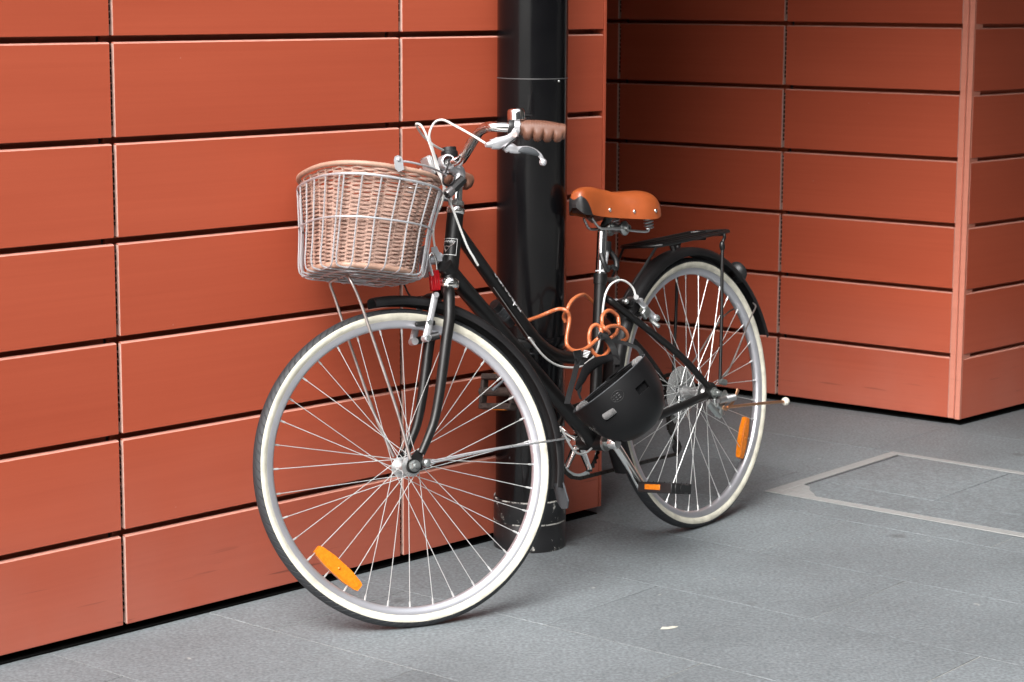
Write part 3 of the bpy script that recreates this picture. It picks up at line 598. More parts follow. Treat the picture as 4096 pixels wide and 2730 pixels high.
q = MB(); NX, NC = 40, 22; vs = []
for i in range(NX + 1):
    x = SLEN * (1 - math.cos(PI * i / NX)) / 2; hw = interp(SWT, x); zt = interp(SZ, x); zl = interp(SBT, x)
    for k in range(NC + 1):
        a = PI * k / NC; cx_, sx_ = math.cos(a), math.sin(a)
        e = 0.62
        yy = hw * (abs(cx_) ** e) * (1 if cx_ >= 0 else -1); zz = zl + (zt - zl) * (abs(sx_) ** 0.75)
        zz -= 0.004 * (1 - abs(cx_)) ** 2 * (1 if x > 0.12 else 0)
        vs.append((SX0 - x, yy, zz))
fs = [(i * (NC + 1) + k, i * (NC + 1) + k + 1, (i + 1) * (NC + 1) + k + 1, (i + 1) * (NC + 1) + k) for i in range(NX) for k in range(NC)]
q.add(vs, fs, 0)
# underside
und = [(SX0 - 0.004 - (SLEN - 0.01) * i / 16, hw_ * s) for s in (1,) for i in range(17) for hw_ in (interp(SWT, 0.004 + (SLEN - 0.01) * i / 16) - 0.003,)]
uv = [(x, y, interp(SBT, SX0 - x) + 0.006) for x, y in und] + [(x, -y, interp(SBT, SX0 - x) + 0.006) for x, y in und]
q.add(uv, [(i, i + 1, 18 + i, 17 + i) for i in range(16)], 1, False)
q.add([vs[k] for k in range(NC + 1)], [tuple(range(NC + 1))], 0, False); q.add([vs[NX * (NC + 1) + k] for k in range(NC + 1)], [tuple(range(NC, -1, -1))], 0, True)
saddle = bpart(q, 'saddle', [M_leather, M_plastic])
q = MB()
nv = []; PI_ = 12
for i in range(PI_ + 1):
    for k in range(17):
        x = 0.034 * (i / PI_) ** 1.4; a = PI * k / 16
        hw = interp(SWT, x) + 0.0014; zl = interp(SBT, x) - 0.0012; zt = interp(SZ, x) + 0.001
        top = 0.86 * (1 - (i / PI_) ** 2.8) + 0.02; lim = math.asin(min(1, top ** (1 / 0.75)))
        a = a if False else (lim * (k / 8) if k <= 8 else PI - lim * ((16 - k) / 8))
        cx_ = math.cos(a); zz = zl + (zt - zl) * (abs(math.sin(a)) ** 0.75)
        nv.append((SX0 - x + 0.0012, hw * (abs(cx_) ** 0.62) * (1 if cx_ >= 0 else -1), zz))
q.add(nv, [(i * 17 + k, i * 17 + k + 1, (i + 1) * 17 + k + 1, (i + 1) * 17 + k) for i in range(PI_) for k in range(16) if k not in (7, 8) or i < 5], 0)
q.add([nv[k] for k in range(17)], [tuple(range(17))], 0, False)
q.build('nose_patch', M_plastic, saddle)
q = MB(); q.tube([(0.3984,0.0050,0.4873), (0.3873,0.0040,0.4761), (0.3830,0.0040,0.4666)], [0.014, 0.011, 0.003], 10, flat=0.5); q.build('nose_flap', mat('dark_red_leather', (0.06, 0.015, 0.008), 0.5, var=0.1), saddle)
for x in (0.098, 0.155, 0.213):
    for s in (1, -1):
        hw = interp(SWT, x); zl = interp(SBT, x); zt = interp(SZ, x); zz = zl + (zt - zl) * 0.26
        al = math.asin(min(1, 0.26 ** (1 / 0.75))); yy = hw * math.cos(al) ** 0.62
        q = MB(); q.sphere((SX0 - x, s * (yy + 0.0005), zz), 0.0052, n=12, sc=(1, 0.55, 1)); q.build('rivet', M_chrome, saddle)
for s in (-1, 1):
    q = MB(); q.tube(catmull([(SX0 - 0.05, 0.012 * s, 0.478), (SX0 - 0.075, 0.016 * s, 0.452), (SX0 - 0.12, 0.022 * s, 0.447), (SX0 - 0.165, 0.026 * s, 0.440), (SX0 - 0.225, 0.045 * s, 0.430), (SX0 - 0.232, 0.05 * s, 0.438)], 5), 0.0033, 10)
    q.tube([(SX0 - 0.232 + 0.011 * math.cos(a * 0.5), 0.05 * s + 0.011 * math.sin(a * 0.5), 0.437 + 0.0006 * a) for a in range(0, 50)], 0.0019, 6)
    q.build('saddle_rail', M_alloy, saddle)
q = MB(); sc0 = Vector((0.2792,-0.0000,0.4438))
for s in (-1, 1): q.lathe([(0.004, 0.0), (0.017, 0.0), (0.018, 0.006), (0.014, 0.010), (0.009, 0.011), (0.009, 0.018), (0.004, 0.019)], sc0 + Vector((0, 0.018 * s, 0)), ax=(0, s, 0), n=18)
q.cyl(sc0 + Vector((0, -0.02, 0)), sc0 + Vector((0, 0.02, 0)), 0.010, 16); q.cyl(sc0, sp_top - sd * 0.015, 0.010, 12); q.build('seat_clamp', M_zinc, saddle)

# ---------------- wheels
def make_wheel(parent, base, rot0, flat_r, hub_r):
    q = MB()
    q.lathe([(0.3165, 0.0118), (0.3190, 0.0122), (0.3190, 0.0105), (0.3120, 0.0100), (0.3110, 0.0), (0.3120, -0.0100), (0.3190, -0.0105), (0.3190, -0.0122), (0.3165, -0.0118), (0.3075, -0.0105), (0.3030, -0.0060), (0.3020, 0.0), (0.3030, 0.0060), (0.3075, 0.0105)], n=160, closed_prof=True)
    w = q.build('wheel', M_rim, parent, mtx=base)
    q = MB()
    prof = [(0.3170, 0.0100), (0.3195, 0.0118), (0.3225, 0.0145), (0.3265, 0.0166), (0.3310, 0.0172), (0.3345, 0.0163), (0.3385, 0.0142), (0.3425, 0.0100), (0.3450, 0.0050), (0.3457, 0.0)]
    prof = prof + [(r, -h) for r, h in reversed(prof[:-1])]
    mf = [1 if (min(prof[i][0], prof[i + 1][0]) < 0.3343) else 0 for i in range(len(prof) - 1)]
    q.lathe(prof, n=160, mf=mf); q.build('tyre', [M_tread, M_white], w)
    protos = {}
    for k in range(36):
        side = 1 if k % 2 == 0 else -1; lead = 1 if (k // 2) % 2 == 0 else -1
        if (side, lead) not in protos:
            q = MB(); a = R(62 * lead); h = Vector((flat_r * math.cos(a), 0.029 * side, flat_r * math.sin(a))); r_ = Vector((0.3035, 0.002 * side, 0))
            d = (r_ - h).normalized(); q.tube([h, r_ - d * 0.013], 0.00090, 6); q.tube([r_ - d * 0.014, r_ - d * 0.011, r_], [0.0013, 0.0022, 0.0022], 6)
            o = q.build('spoke', M_spoke, w); protos[(side, lead)] = o.data; bpy.data.objects.remove(o)
        link('spoke', protos[(side, lead)], w, mtx=Matrix.Rotation(-R(rot0 + k * 10), 4, 'Y'))
    return w
def hub(w, L, core, fl):
    q = MB()
    q.lathe([(0.004, -L), (core * 0.62, -L), (core * 0.8, -0.034), (fl, -0.0315), (fl, -0.0285), (core, -0.026), (core * 0.86, -0.012), (core * 0.86, 0.012), (core, 0.026), (fl, 0.0285), (fl, 0.0315), (core * 0.8, 0.034), (core * 0.62, L), (0.004, L)], n=28)
    q.build('hub', M_alloy, w)
fw_ = make_wheel(bike, LS_, 4.0, 0.019, 0.019); hub(fw_, 0.040, 0.0145, 0.0225)
rw_ = make_wheel(bike, LB_, 2.0, 0.019, 0.019); hub(rw_, 0.044, 0.0175, 0.0235)
def reflector(w, c, d, L, Wd):
    c, d = Vector(c), Vector(d).normalized(); n = Vector((0, 1, 0)); t = n.cross(d); q = MB()
    prof = [(-0.5, 0.26), (-0.44, 0.36), (-0.2, 0.5), (0.2, 0.5), (0.44, 0.36), (0.5, 0.26), (0.5, -0.26), (0.44, -0.36), (0.2, -0.5), (-0.2, -0.5), (-0.44, -0.36), (-0.5, -0.26)]
    q.prism([(x * L, y * Wd) for x, y in prof], c, d, t, n, 0.012); q.prism([(x * L * 0.9, y * Wd * 0.7) for x, y in prof], c, d, t, n, 0.0145)
    q.sphere(c + n * 0.0075, 0.003); q.build('wheel_reflector', M_orange, w)
ra, rb, rc = (0.2148,0.0040,-0.1654), (0.1422,0.0040,-0.2424), (0.1788,0.0040,-0.2013)
reflector(fw_, rc, Vector(rb) - Vector(ra), 0.128, 0.031)
ra, rb = (-0.2424,0.0020,-0.1030), (-0.1970,0.0020,-0.2013)
reflector(rw_, (Vector(ra) + Vector(rb)) / 2, Vector(rb) - Vector(ra), (Vector(ra) - Vector(rb)).length * 1.02, 0.030)
va = Vector((-0.2495,-0.0000,0.1697)); va = va.normalized()
q = MB(); q.tube([va * 0.305, va * 0.285, va * 0.283, va * 0.268], [0.0032, 0.0032, 0.0040, 0.0036], 10); q.build('valve', M_rubber, fw_)
# axle nuts
for s in (-1, 1):
    q = MB(); q.cyl((0, 0.040 * s, 0), (0, 0.044 * s, 0), 0.0165, 20, 1); q.cyl((0, 0.048 * s, 0), (0, 0.052 * s, 0), 0.013, 20); q.cyl((0, 0.052 * s, 0), (0, 0.062 * s, 0), 0.0105, 6); q.cyl((0, 0.062 * s, 0), (0, 0.067 * s, 0), 0.0055, 10); spart(q, 'axle_nut', [M_zinc, M_plastic])
    q = MB(); q.cyl((0, 0.065 * s, 0), (0, 0.068 * s, 0), 0.014, 20); q.cyl((0, 0.068 * s, 0), (0, 0.078 * s, 0), 0.0095, 6); q.cyl((0, 0.078 * s, 0), (0, 0.086 * s, 0), 0.0055, 10); bpart(q, 'axle_nut', M_zinc)

# ---------------- fork
q = MB()
crown = (-0.1367,0.0000,0.3897)
for s in (1, -1):
    P_ = [Vector(crown), Vector((-0.1318,0.0160,0.3774))] + [Vector(a) for a in [(-0.1248,0.0360,0.3674),(-0.1183,0.0460,0.3371),(-0.1130,0.0500,0.3075),(-0.1005,0.0500,0.2593),(-0.0830,0.0500,0.1872),(-0.0706,0.0500,0.1394),(-0.0552,0.0500,0.0920),(-0.0372,0.0500,0.0571),(-0.0182,0.0500,0.0249)]]
    P_ = [Vector((p.x, p.y * s, p.z)) for p in P_]
    q.tube(catmull(P_, 4), [0.0150, 0.0150, 0.0135, 0.0128, 0.0125, 0.0122, 0.0116, 0.0110, 0.0102, 0.0094, 0.0085], 18)
    q.prism([(-0.012, -0.014), (0.013, -0.013), (0.016, 0.012), (-0.004, 0.030), (-0.016, 0.02)], (-0.006, 0.046 * s, 0.004), (1, 0, 0), (0, 0, 1), (0, 1, 0), 0.006)
q.cyl(crown, ext(crown, (-0.1747,-0.0000,0.5500), 0.03), 0.0165, 20)
spart(q, 'fork', M_frame)

# ---------------- mudguards
def mudguard(name, a0, a1, r, mtx, wdt=0.027):
    q = MB(); prof = [(r - 0.020, -wdt), (r - 0.009, -wdt + 0.001), (r - 0.002, -wdt * 0.7), (r, -wdt * 0.3), (r, wdt * 0.3), (r - 0.002, wdt * 0.7), (r - 0.009, wdt - 0.001), (r - 0.020, wdt)]
    prof = prof + [(a - 0.0016, b * 0.965) for a, b in reversed(prof)]
    q.lathe(prof, ax=(0, -1, 0), ref=(1, 0, 0), n=72, a0=a0, a1=a1, closed_prof=True)
    L = len(prof)
    q.add(q.v[:L], [tuple(range(L))]); q.add(q.v[72 * L:73 * L], [tuple(range(L))])
    return q.build(name, M_fender, bike, mtx=mtx)
gf = mudguard('mudguard', 83.0, 192.5, 0.374, LS_); gr = mudguard('mudguard', -24.0, 163.5, 0.372, LB_)
q = MB(); fa = (-0.3513,0.0000,-0.0284); q.prism([(-0.026, 0.03), (0.026, 0.03), (0.028, -0.012), (0.014, -0.028), (-0.014, -0.028), (-0.028, -0.012)], (-0.366, 0.0, -0.098), (0, 1, 0), (0.18, 0, 1), (1, 0, -0.18), 0.003); q.build('mud_flap', M_rubber, gf)
for s in (1, -1):
    q = MB(); q.tube(catmull([(-0.022, 0.054 * s, 0.003), (-0.045, 0.056 * s, 0.004), (-0.2, 0.045 * s, 0.020), (-0.3569,0.0340,0.0284) if s == 1 else (-0.366, -0.034, 0.03), (-0.378, 0.010 * s, 0.034)], 5), 0.0026, 8); q.build('stay', M_alloy, gf)
    q = MB(); q.cyl((-0.026, 0.048 * s, 0.004), (-0.026, 0.060 * s, 0.004), 0.0085, 16); q.sphere((-0.026, 0.060 * s, 0.004), 0.0075, sc=(1, 0.5, 1)); q.build('stay_bolt', M_zinc, gf)
    rb_ = Vector((-0.2840,0.0300,0.1879))
    q = MB(); q.tube(catmull([(-0.030, 0.066 * s, 0.03), (-0.09, 0.062 * s, 0.055), (rb_.x * 0.8, 0.045 * s, rb_.z * 0.86), (rb_.x, 0.030 * s, rb_.z), (rb_.x - 0.012, 0.016 * s, rb_.z + 0.01)], 5), 0.0022, 8); q.build('stay', M_stay, gr)

# ---------------- stem and handlebar
q = MB()
s0, s1 = (-0.1803,0.0000,0.5649), (-0.1879,-0.0000,0.6148)
clampc = Vector((-0.1601,-0.0000,0.6623))
q.cyl(s0, s1, 0.0111, 20)
stem = spart(q, 'stem', M_chrome)
q = MB()
q.tube(catmull([Vector(s1) + (Vector(s0) - Vector(s1)) * 0.12, s1, (-0.1934,0.0000,0.6343), (-0.1898,-0.0000,0.6461), (-0.1750,-0.0000,0.6529), clampc], 5), [0.0128, 0.0128, 0.0140, 0.0145, 0.0130, 0.0150], 18)
q.lathe([(0.013, -0.024), (0.0165, -0.024), (0.0175, -0.020), (0.0168, -0.012), (0.0180, -0.006), (0.0180, 0.006), (0.0168, 0.012), (0.0175, 0.020), (0.0165, 0.024), (0.013, 0.024)], clampc, n=24)
q.cyl(clampc + Vector((0.006, -0.02, -0.024)), clampc + Vector((0.006, 0.02, -0.024)), 0.006, 12)
q.build('stem_clamp', M_cast, stem)
barL = [clampc, (-0.1813,0.0350,0.6613), (-0.1808,0.0750,0.6718), (-0.1823,0.1250,0.6944), (-0.1841,0.1550,0.7061), (-0.1939,0.1800,0.7099), (-0.1966,0.1950,0.7064), (-0.2244,0.2080,0.7015), (-0.2627,0.2200,0.6965)]
def FR(v): v = Vector(v); k = min(1, abs(v.y) / 0.2); return Vector((v.x + 0.010 * k, -v.y * 1.04, v.z - 0.024 * k))
bl = catmull(barL, 6); br = [FR(p_) for p_ in reversed(bl)]
q = MB(); q.tube(br[:-1] + bl, 0.0112, 20); bar = spart(q, 'handlebar', M_chrome)
g0, g1 = Vector((-0.2466,0.2140,0.6994)), Vector((-0.3429,0.2450,0.6826))
gd = (g1 - g0).normalized()
gup = Vector((0, 0, 1)); gup = (gup - gd * gup.dot(gd)).normalized(); gsd = gd.cross(gup)
def grip(sgn):
    q = MB(); N_, K_ = 120, 28; L = (g1 - g0).length; vs = []
    def fl(v): return v if sgn > 0 else FR(v)
    for i in range(N_ + 1):
        t = i / N_; x = t * L
        e0 = min(1, t / 0.03); 
        rt = 0.0165 + 0.0035 * math.sin(PI * min(1, t * 1.05)) ; rt *= (0.80 + 0.20 * e0 ** 0.5)
        if t > 0.965: rt *= 1.0 - 0.12 * ((t - 0.965) / 0.035) ** 2
        groove = 0.0
        for k in range(K_):
            a = 2 * PI * k / K_; cu, cs_ = math.cos(a), math.sin(a)
            r = rt
            if cu > 0.25 and 0.06 < t < 0.90: r -= 0.0008 * (1 if (i % 4) < 2 else 0) * min(1, (cu - 0.25) * 4)
            if cu < -0.12:     # finger scallops underneath
                ph = (t - 0.10) / 0.86 * 4.0
                sc_ = abs(math.sin(PI * ph)) if 0 <= ph <= 4 else 0.0
                r += (0.0062 - 0.0085 * (1 - sc_) ** 1.6 * 1.0 - 0.0012) * min(1, (-0.12 - cu) * 2.4) * (1 if t > 0.04 else t / 0.04)
                if t > 0.94: r += 0.004 * min(1, (-0.12 - cu)) * min(1, (t - 0.94) / 0.03)
            vs.append(fl(g0 + gd * x + gup * (r * cu * 1.05) + gsd * (r * cs_ * 0.92)))
    q.add(vs, [(i * K_ + k, i * K_ + (k + 1) % K_, (i + 1) * K_ + (k + 1) % K_, (i + 1) * K_ + k) for i in range(N_) for k in range(K_)])
    q.add(vs[:K_], [tuple(range(K_))], 0, False); q.add(vs[-K_:], [tuple(range(K_))], 0, False)
    return q.build('grip', M_grip, bar)
grip(1); grip(-1)
q = MB(); q.lathe([(0.0115, 0.0), (0.0170, 0.0), (0.0178, 0.003), (0.0178, 0.013), (0.0170, 0.015), (0.0115, 0.015)], g0 - gd * 0.022, ax=gd, n=22); q.build('clamp_ring', M_plastic, bar)
# bell
bc_ = Vector((-0.2457,0.2120,0.7156))
q = MB(); q.lathe([(0.0001, 0.0262), (0.010, 0.0260), (0.0155, 0.0248), (0.0180, 0.0218), (0.0187, 0.015), (0.0191, 0.0015), (0.018, 0.0005), (0.0001, 0.0005)], bc_ , ax=(0, 0.12, 1), n=32); bell = spart(q, 'bell', M_chrome)
q = MB(); q.cyl(bc_ + Vector((0, 0, -0.009)), bc_ + Vector((0, 0, 0.0)), 0.013, 16); q.cyl(bc_ + Vector((-0.023, 0.0, -0.004)), bc_ + Vector((-0.023, 0.0, 0.009)), 0.002, 8); q.box(bc_ + Vector((-0.028, 0.0, 0.010)), (0.018, 0.009, 0.004), ch=0.001); q.build('striker', M_plastic, bell)
# brake levers
def lever(sgn):
    def fl(v): v = Vector(v); return v if sgn > 0 else FR(v)
    q = MB()
    P_ = [fl(a) for a in [(-0.2460,0.2240,0.7082),(-0.2392,0.2240,0.6963),(-0.2313,0.2240,0.6836),(-0.2193,0.2240,0.6747),(-0.2036,0.2240,0.6686),(-0.1893,0.2240,0.6653),(-0.1746,0.2240,0.6634)]]
    q.tube(catmull(P_, 4), [0.0092, 0.0086, 0.0090, 0.0096, 0.0118, 0.0130, 0.0105], 16, flat=0.62)
    q.lathe([(0.0118, -0.006), (0.0195, -0.006), (0.0195, 0.006), (0.0118, 0.006)], Vector(fl(g0 - gd * 0.004)), ax=(Vector(fl(g1)) - Vector(fl(g0))), n=22)
    Pb = [(-0.1752,0.2240,0.6638),(-0.1621,0.2240,0.6628)]
    q.tube([fl(a) for a in Pb], [0.0078, 0.0052], 12)
    lv = q.build('brake_lever', M_cast, bar)
    q = MB()
    P_ = [fl(a) for a in [(-0.2027,0.2300,0.6478),(-0.2124,0.2300,0.6544),(-0.2202,0.2300,0.6531),(-0.2309,0.2300,0.6495),(-0.2430,0.2300,0.6499),(-0.2580,0.2300,0.6495),(-0.2727,0.2300,0.6450),(-0.2830,0.2300,0.6378),(-0.2882,0.2300,0.6293),(-0.2903,0.2300,0.6209)]]
    q.tube(catmull(P_, 4), [0.0050, 0.0105, 0.0112, 0.0082, 0.0074, 0.0072, 0.0062, 0.0052, 0.0048, 0.0056], 14, flat=0.55); q.sphere(P_[-1], 0.0084)
    q.build('lever_blade', M_cast, bar)
    q = MB(); P_ = [fl(a) for a in [(-0.2322,0.2330,0.6462),(-0.2434,0.2330,0.6477),(-0.2563,0.2330,0.6465),(-0.2700,0.2330,0.6422),(-0.2805,0.2330,0.6364)]]
    q.tube(catmull(P_, 4), [0.002, 0.0072, 0.0085, 0.0072, 0.003], 12, flat=0.62); q.build('lever_pad', M_rubber, bar)
    q = MB(); q.cyl(fl((-0.2361,0.2160,0.6850)), fl((-0.2261,0.2370,0.6813)), 0.0062, 14); q.build('pivot_bolt', M_badge, bar)
    q = MB(); q.tube([fl(a) for a in [(-0.1951,0.2360,0.6492),(-0.2148,0.2360,0.6652),(-0.2316,0.2360,0.6767)]], [0.0016, 0.0022, 0.0016], 8); q.build('lever_gap', M_plastic, bar)
lever(1); lever(-1)
# gear shifter on the far half of the bar, clear front reflector by the stem
q = MB(); kc = Vector((-0.2178,-0.1000,0.7023)); q.lathe([(0.0001, -0.013), (0.018, -0.013), (0.0195, -0.010), (0.0195, 0.002), (0.017, 0.004), (0.017, 0.012), (0.0001, 0.012)], kc, ax=(0, 0, 1), n=24); q.tube(catmull([kc + Vector((0, 0, -0.012)), kc + Vector((0.022, 0, -0.022)), kc + Vector((0.036, 0, -0.034))], 4), 0.006, 10); spart(q, 'gear_shifter', M_plastic)
q = MB(); c_ = Vector((-0.1301,-0.0200,0.6603)); q.box(c_, (0.014, 0.046, 0.044), M=Matrix.Rotation(R(14), 3, 'Y'), ch=0.004); rf = spart(q, 'front_reflector', M_clearref)
q = MB(); q.tube([c_ + Vector((-0.014, 0, -0.01)), clampc + Vector((0.012, 0, -0.012))], 0.005, 10); q.box(c_ + Vector((-0.015, 0, 0.0)), (0.006, 0.044, 0.046), M=Matrix.Rotation(R(14), 3, 'Y'), ch=0.001); q.build('reflector_mount', M_plastic, rf)
# torch strapped under the stem
t0, t1 = Vector((-0.1364,0.0500,0.5843)), Vector((-0.1808,0.0460,0.6185))
q = MB(); dd = (t1 - t0).normalized(); q.tube([t0 + dd * 0.018, t1], 0.0108, 8); tl = spart(q, 'torch', M_plastic)
q = MB(); q.tube([t0, t0 + dd * 0.004, t0 + dd * 0.018], [0.0102, 0.0114, 0.0112], 20); q.build('torch_head', M_lens, tl)
q = MB()
for k in range(4):
    a = k * PI / 2 + 0.4; u_ = dd.orthogonal().normalized(); w_ = dd.cross(u_); q.sphere(t0 + (u_ * math.cos(a) + w_ * math.sin(a)) * 0.006 - dd * 0.0005, 0.0032, n=8)
q.build('led', M_plastic, tl)
q = MB(); q.tube(catmull([Vector(a) for a in [(-0.1611,0.0300,0.6681),(-0.1479,0.0450,0.6477),(-0.1353,0.0550,0.6304),(-0.1270,0.0600,0.6210),(-0.1271,0.0600,0.6086),(-0.1392,0.0550,0.6038),(-0.1524,0.0500,0.6103),(-0.1616,0.0450,0.6233),(-0.1569,0.0400,0.6314),(-0.1444,0.0450,0.6318)]], 5), 0.0022, 8); q.build('wrist_cord', M_plastic, tl)

# ---------------- brakes
def vbrake(mtx, top, piv, s, pad, nm='brake_arm'):
    q = MB(); T_, P_ = Vector(top), Vector(piv)
    q.tube([P_, P_.lerp(T_, 0.5), T_], [0.0095, 0.0075, 0.0082], 10, flat=0.55); q.cyl(P_ + Vector((0, -0.012 * s, 0)), P_ + Vector((0, 0.008 * s, 0)), 0.0085, 14); q.cyl(T_ + Vector((0, -0.006, 0)), T_ + Vector((0, 0.008, 0)), 0.0062, 12)
    arm = q.build(nm, M_cast, bike, mtx=mtx)
    q = MB(); q.box(pad, (0.046, 0.010, 0.011), ch=0.002); q.cyl(Vector(pad), Vector(pad) + Vector((0, 0.022 * s, 0)), 0.0032, 8); q.build('brake_pad', M_plastic, arm)
    q = MB(); q.cyl(P_ + Vector((0.0, 0.008 * s, 0)), P_ + Vector((0, 0.013 * s, 0)), 0.0055, 6); q.cyl(Vector(pad) + Vector((0, 0.02 * s, 0)), Vector(pad) + Vector((0, 0.028 * s, 0)), 0.006, 6); q.build('bolt', M_zinc, arm)
bt, bp_ = Vector((-0.0904,0.0400,0.3663)), Vector((-0.0605,0.0400,0.2738)); bpad = Vector((-0.0695,0.0180,0.3074))
vbrake(LS_, bt, bp_, 1, bpad)
vbrake(LS_, Vector((bt.x, -bt.y, bt.z)), Vector((bp_.x, -bp_.y, bp_.z)), -1, Vector((bpad.x, -bpad.y, bpad.z)))
q = MB()
for s in (1, -1): q.cyl((bp_.x - 0.028, 0.045 * s, bp_.z + 0.004), (bp_.x, 0.036 * s, bp_.z), 0.0085, 12)
spart(q, 'brake_boss', M_plastic)
q = MB(); q.tube(catmull([bt, bt.lerp(Vector((bt.x, -bt.y, bt.z)), 0.5) + Vector((0, 0, 0.004)), Vector((bt.x, -bt.y, bt.z))], 4), 0.0045, 10); q.tube(catmull([Vector((bt.x, -bt.y, bt.z)), (bt.x + 0.02, -0.055, bt.z + 0.01), (bt.x + 0.035, -0.058, bt.z + 0.05)], 5), 0.0022, 8); spart(q, 'cable_boot', M_plastic)
rt_, rp_ = Vector((0.2621,0.0380,0.2650)), Vector((0.2013,0.0380,0.2148)); rpad = Vector((0.2438,0.0180,0.2286))
vbrake(LB_, rt_, rp_, 1, rpad); vbrake(LB_, Vector((rt_.x, -rt_.y, rt_.z)), Vector((rp_.x, -rp_.y, rp_.z)), -1, Vector((rpad.x, -rpad.y, rpad.z)))
q = MB(); q.tube([(0.2760,0.0400,0.2733), (0.2608,0.0000,0.2698), (0.2493,-0.0380,0.2648)], 0.0040, 8); q.cyl((0.2715,0.0360,0.2746), (0.2945,0.0520,0.2768), 0.0065, 10); bpart(q, 'brake_noodle', M_alloy)
q = MB(); q.box((0.2418,0.0400,0.2333), (0.030, 0.012, 0.024), M=Matrix.Rotation(R(35), 3, 'Y'), ch=0.003); q.cyl((0.2173,0.0360,0.2115), (0.2179,0.0600,0.1957), 0.0055, 8); bpart(q, 'brake_linkage', M_zinc)

# ---------------- cables
def cable(pts, r, m, name='brake_cable', mtx=None, n=6):
    q = MB(); q.tube(catmull(pts, n), r, 8); return q.build(name, m, bike, mtx=mtx)
cable([(-0.1662,0.2240,0.6635),(-0.1502,0.1900,0.6894),(-0.1268,0.1500,0.7199),(-0.1186,0.1100,0.7397),(-0.1064,0.0900,0.7375),(-0.0960,0.0800,0.7128),(-0.1071,0.0650,0.6851),(-0.1208,0.0500,0.6525),(-0.1312,0.0450,0.6180),(-0.1442,0.0350,0.5873),(-0.1583,0.0320,0.5457),(-0.1801,0.0320,0.4745),(-0.1961,0.0280,0.4455),(-0.2073,0.0220,0.4282)], 0.0026, M_cable, mtx=LS_)
cable([(-0.1990,-0.0900,0.7068),(-0.1655,-0.0600,0.7134),(-0.1346,-0.0400,0.7294),(-0.1042,0.0000,0.7419),(-0.0934,0.0200,0.7486),(-0.1007,0.0300,0.7421),(-0.1117,0.0300,0.7169),(-0.1228,0.0300,0.6751),(-0.1280,0.0300,0.6429),(-0.1441,0.0200,0.6089),(-0.1456,0.0000,0.5768),(-0.1328,-0.0100,0.5467),(-0.1212,-0.0100,0.5086),(-0.1196,-0.0000,0.4593),(-0.1279,0.0000,0.4237)], 0.0026, M_cable, name='gear_cable', mtx=LS_)
cable([(0.8003,0.0165,0.3540),(0.7447,0.0165,0.2921),(0.6851,0.0165,0.2260)], 0.0010, M_zinc, name='inner_cable', mtx=LB_)
cable([(0.6896,0.0200,0.2265),(0.6756,0.0200,0.2119),(0.6472,0.0200,0.1836),(0.6156,0.0200,0.1612),(0.5783,0.0200,0.1451),(0.5330,0.0200,0.1358),(0.5000,0.0220,0.1347),(0.4720,0.0220,0.1410)][:-1] + [(0.4595,0.0200,0.1444),(0.4401,0.0200,0.1526),(0.4243,0.0200,0.1678),(0.4158,0.0200,0.1839),(0.4110,0.0190,0.2027)] + [(0.3951,0.0180,0.2341),(0.3845,0.0180,0.2702),(0.3737,0.0200,0.2961),(0.3548,0.0240,0.3153),(0.3270,0.0300,0.3220),(0.3054,0.0360,0.3142),(0.2879,0.0400,0.2978),(0.2842,0.0440,0.2784)], 0.0026, M_cable, mtx=LB_)
q = MB(); cs = Vector((0.6822,0.0165,0.2237)); q.tube([cs, cs + Vector((-0.012, 0, -0.012))], 0.0045, 10); bpart(q, 'cable_stop', M_zinc)
cable([(0.5904,0.0150,0.0040),(0.5770,0.0150,-0.0163),(0.5611,0.0150,-0.0404),(0.5446,0.0150,-0.0603),(0.5267,0.0150,-0.0707),(0.5078,0.0150,-0.0744),(0.4899,0.0150,-0.0716),(0.4736,0.0150,-0.0662)], 0.0026, mat('grey_cable_sleeve', (0.5, 0.51, 0.5), 0.4), name='gear_cable', mtx=LB_)

# ---------------- rear rack
q = MB()
NR = [(0.1921,0.0600,0.3918),(0.1174,0.0600,0.3898),(0.0079,0.0600,0.3934),(-0.1464,0.0600,0.4014)]
rk0, rk1 = Vector(NR[0]), Vector(NR[3])
def rp(t, y): v = rk0.lerp(rk1, t); return Vector((v.x, y, v.z))
q.tube([rp(0.03, 0.06), rp(0.95, 0.06), rp(0.99, 0.045), rp(1.0, 0.02), rp(1.0, -0.02), rp(0.99, -0.045), rp(0.95, -0.06), rp(0.03, -0.06), rp(0, -0.045), rp(0, 0.045)], 0.0048, 10, closed=True)
for y in (0.02, -0.02): q.tube([rp(0.0, y), rp(1.0, y)], 0.0038, 8)
for t in (0.28, 0.62, 0.9): q.tube([rp(t, -0.06) - Vector((0, 0, 0.006)), rp(t, 0.06) - Vector((0, 0, 0.006))], 0.0040, 8)
rack = bpart(q, 'luggage_rack', M_frame)
lt_ = Vector((-0.0822,0.0660,0.3584))
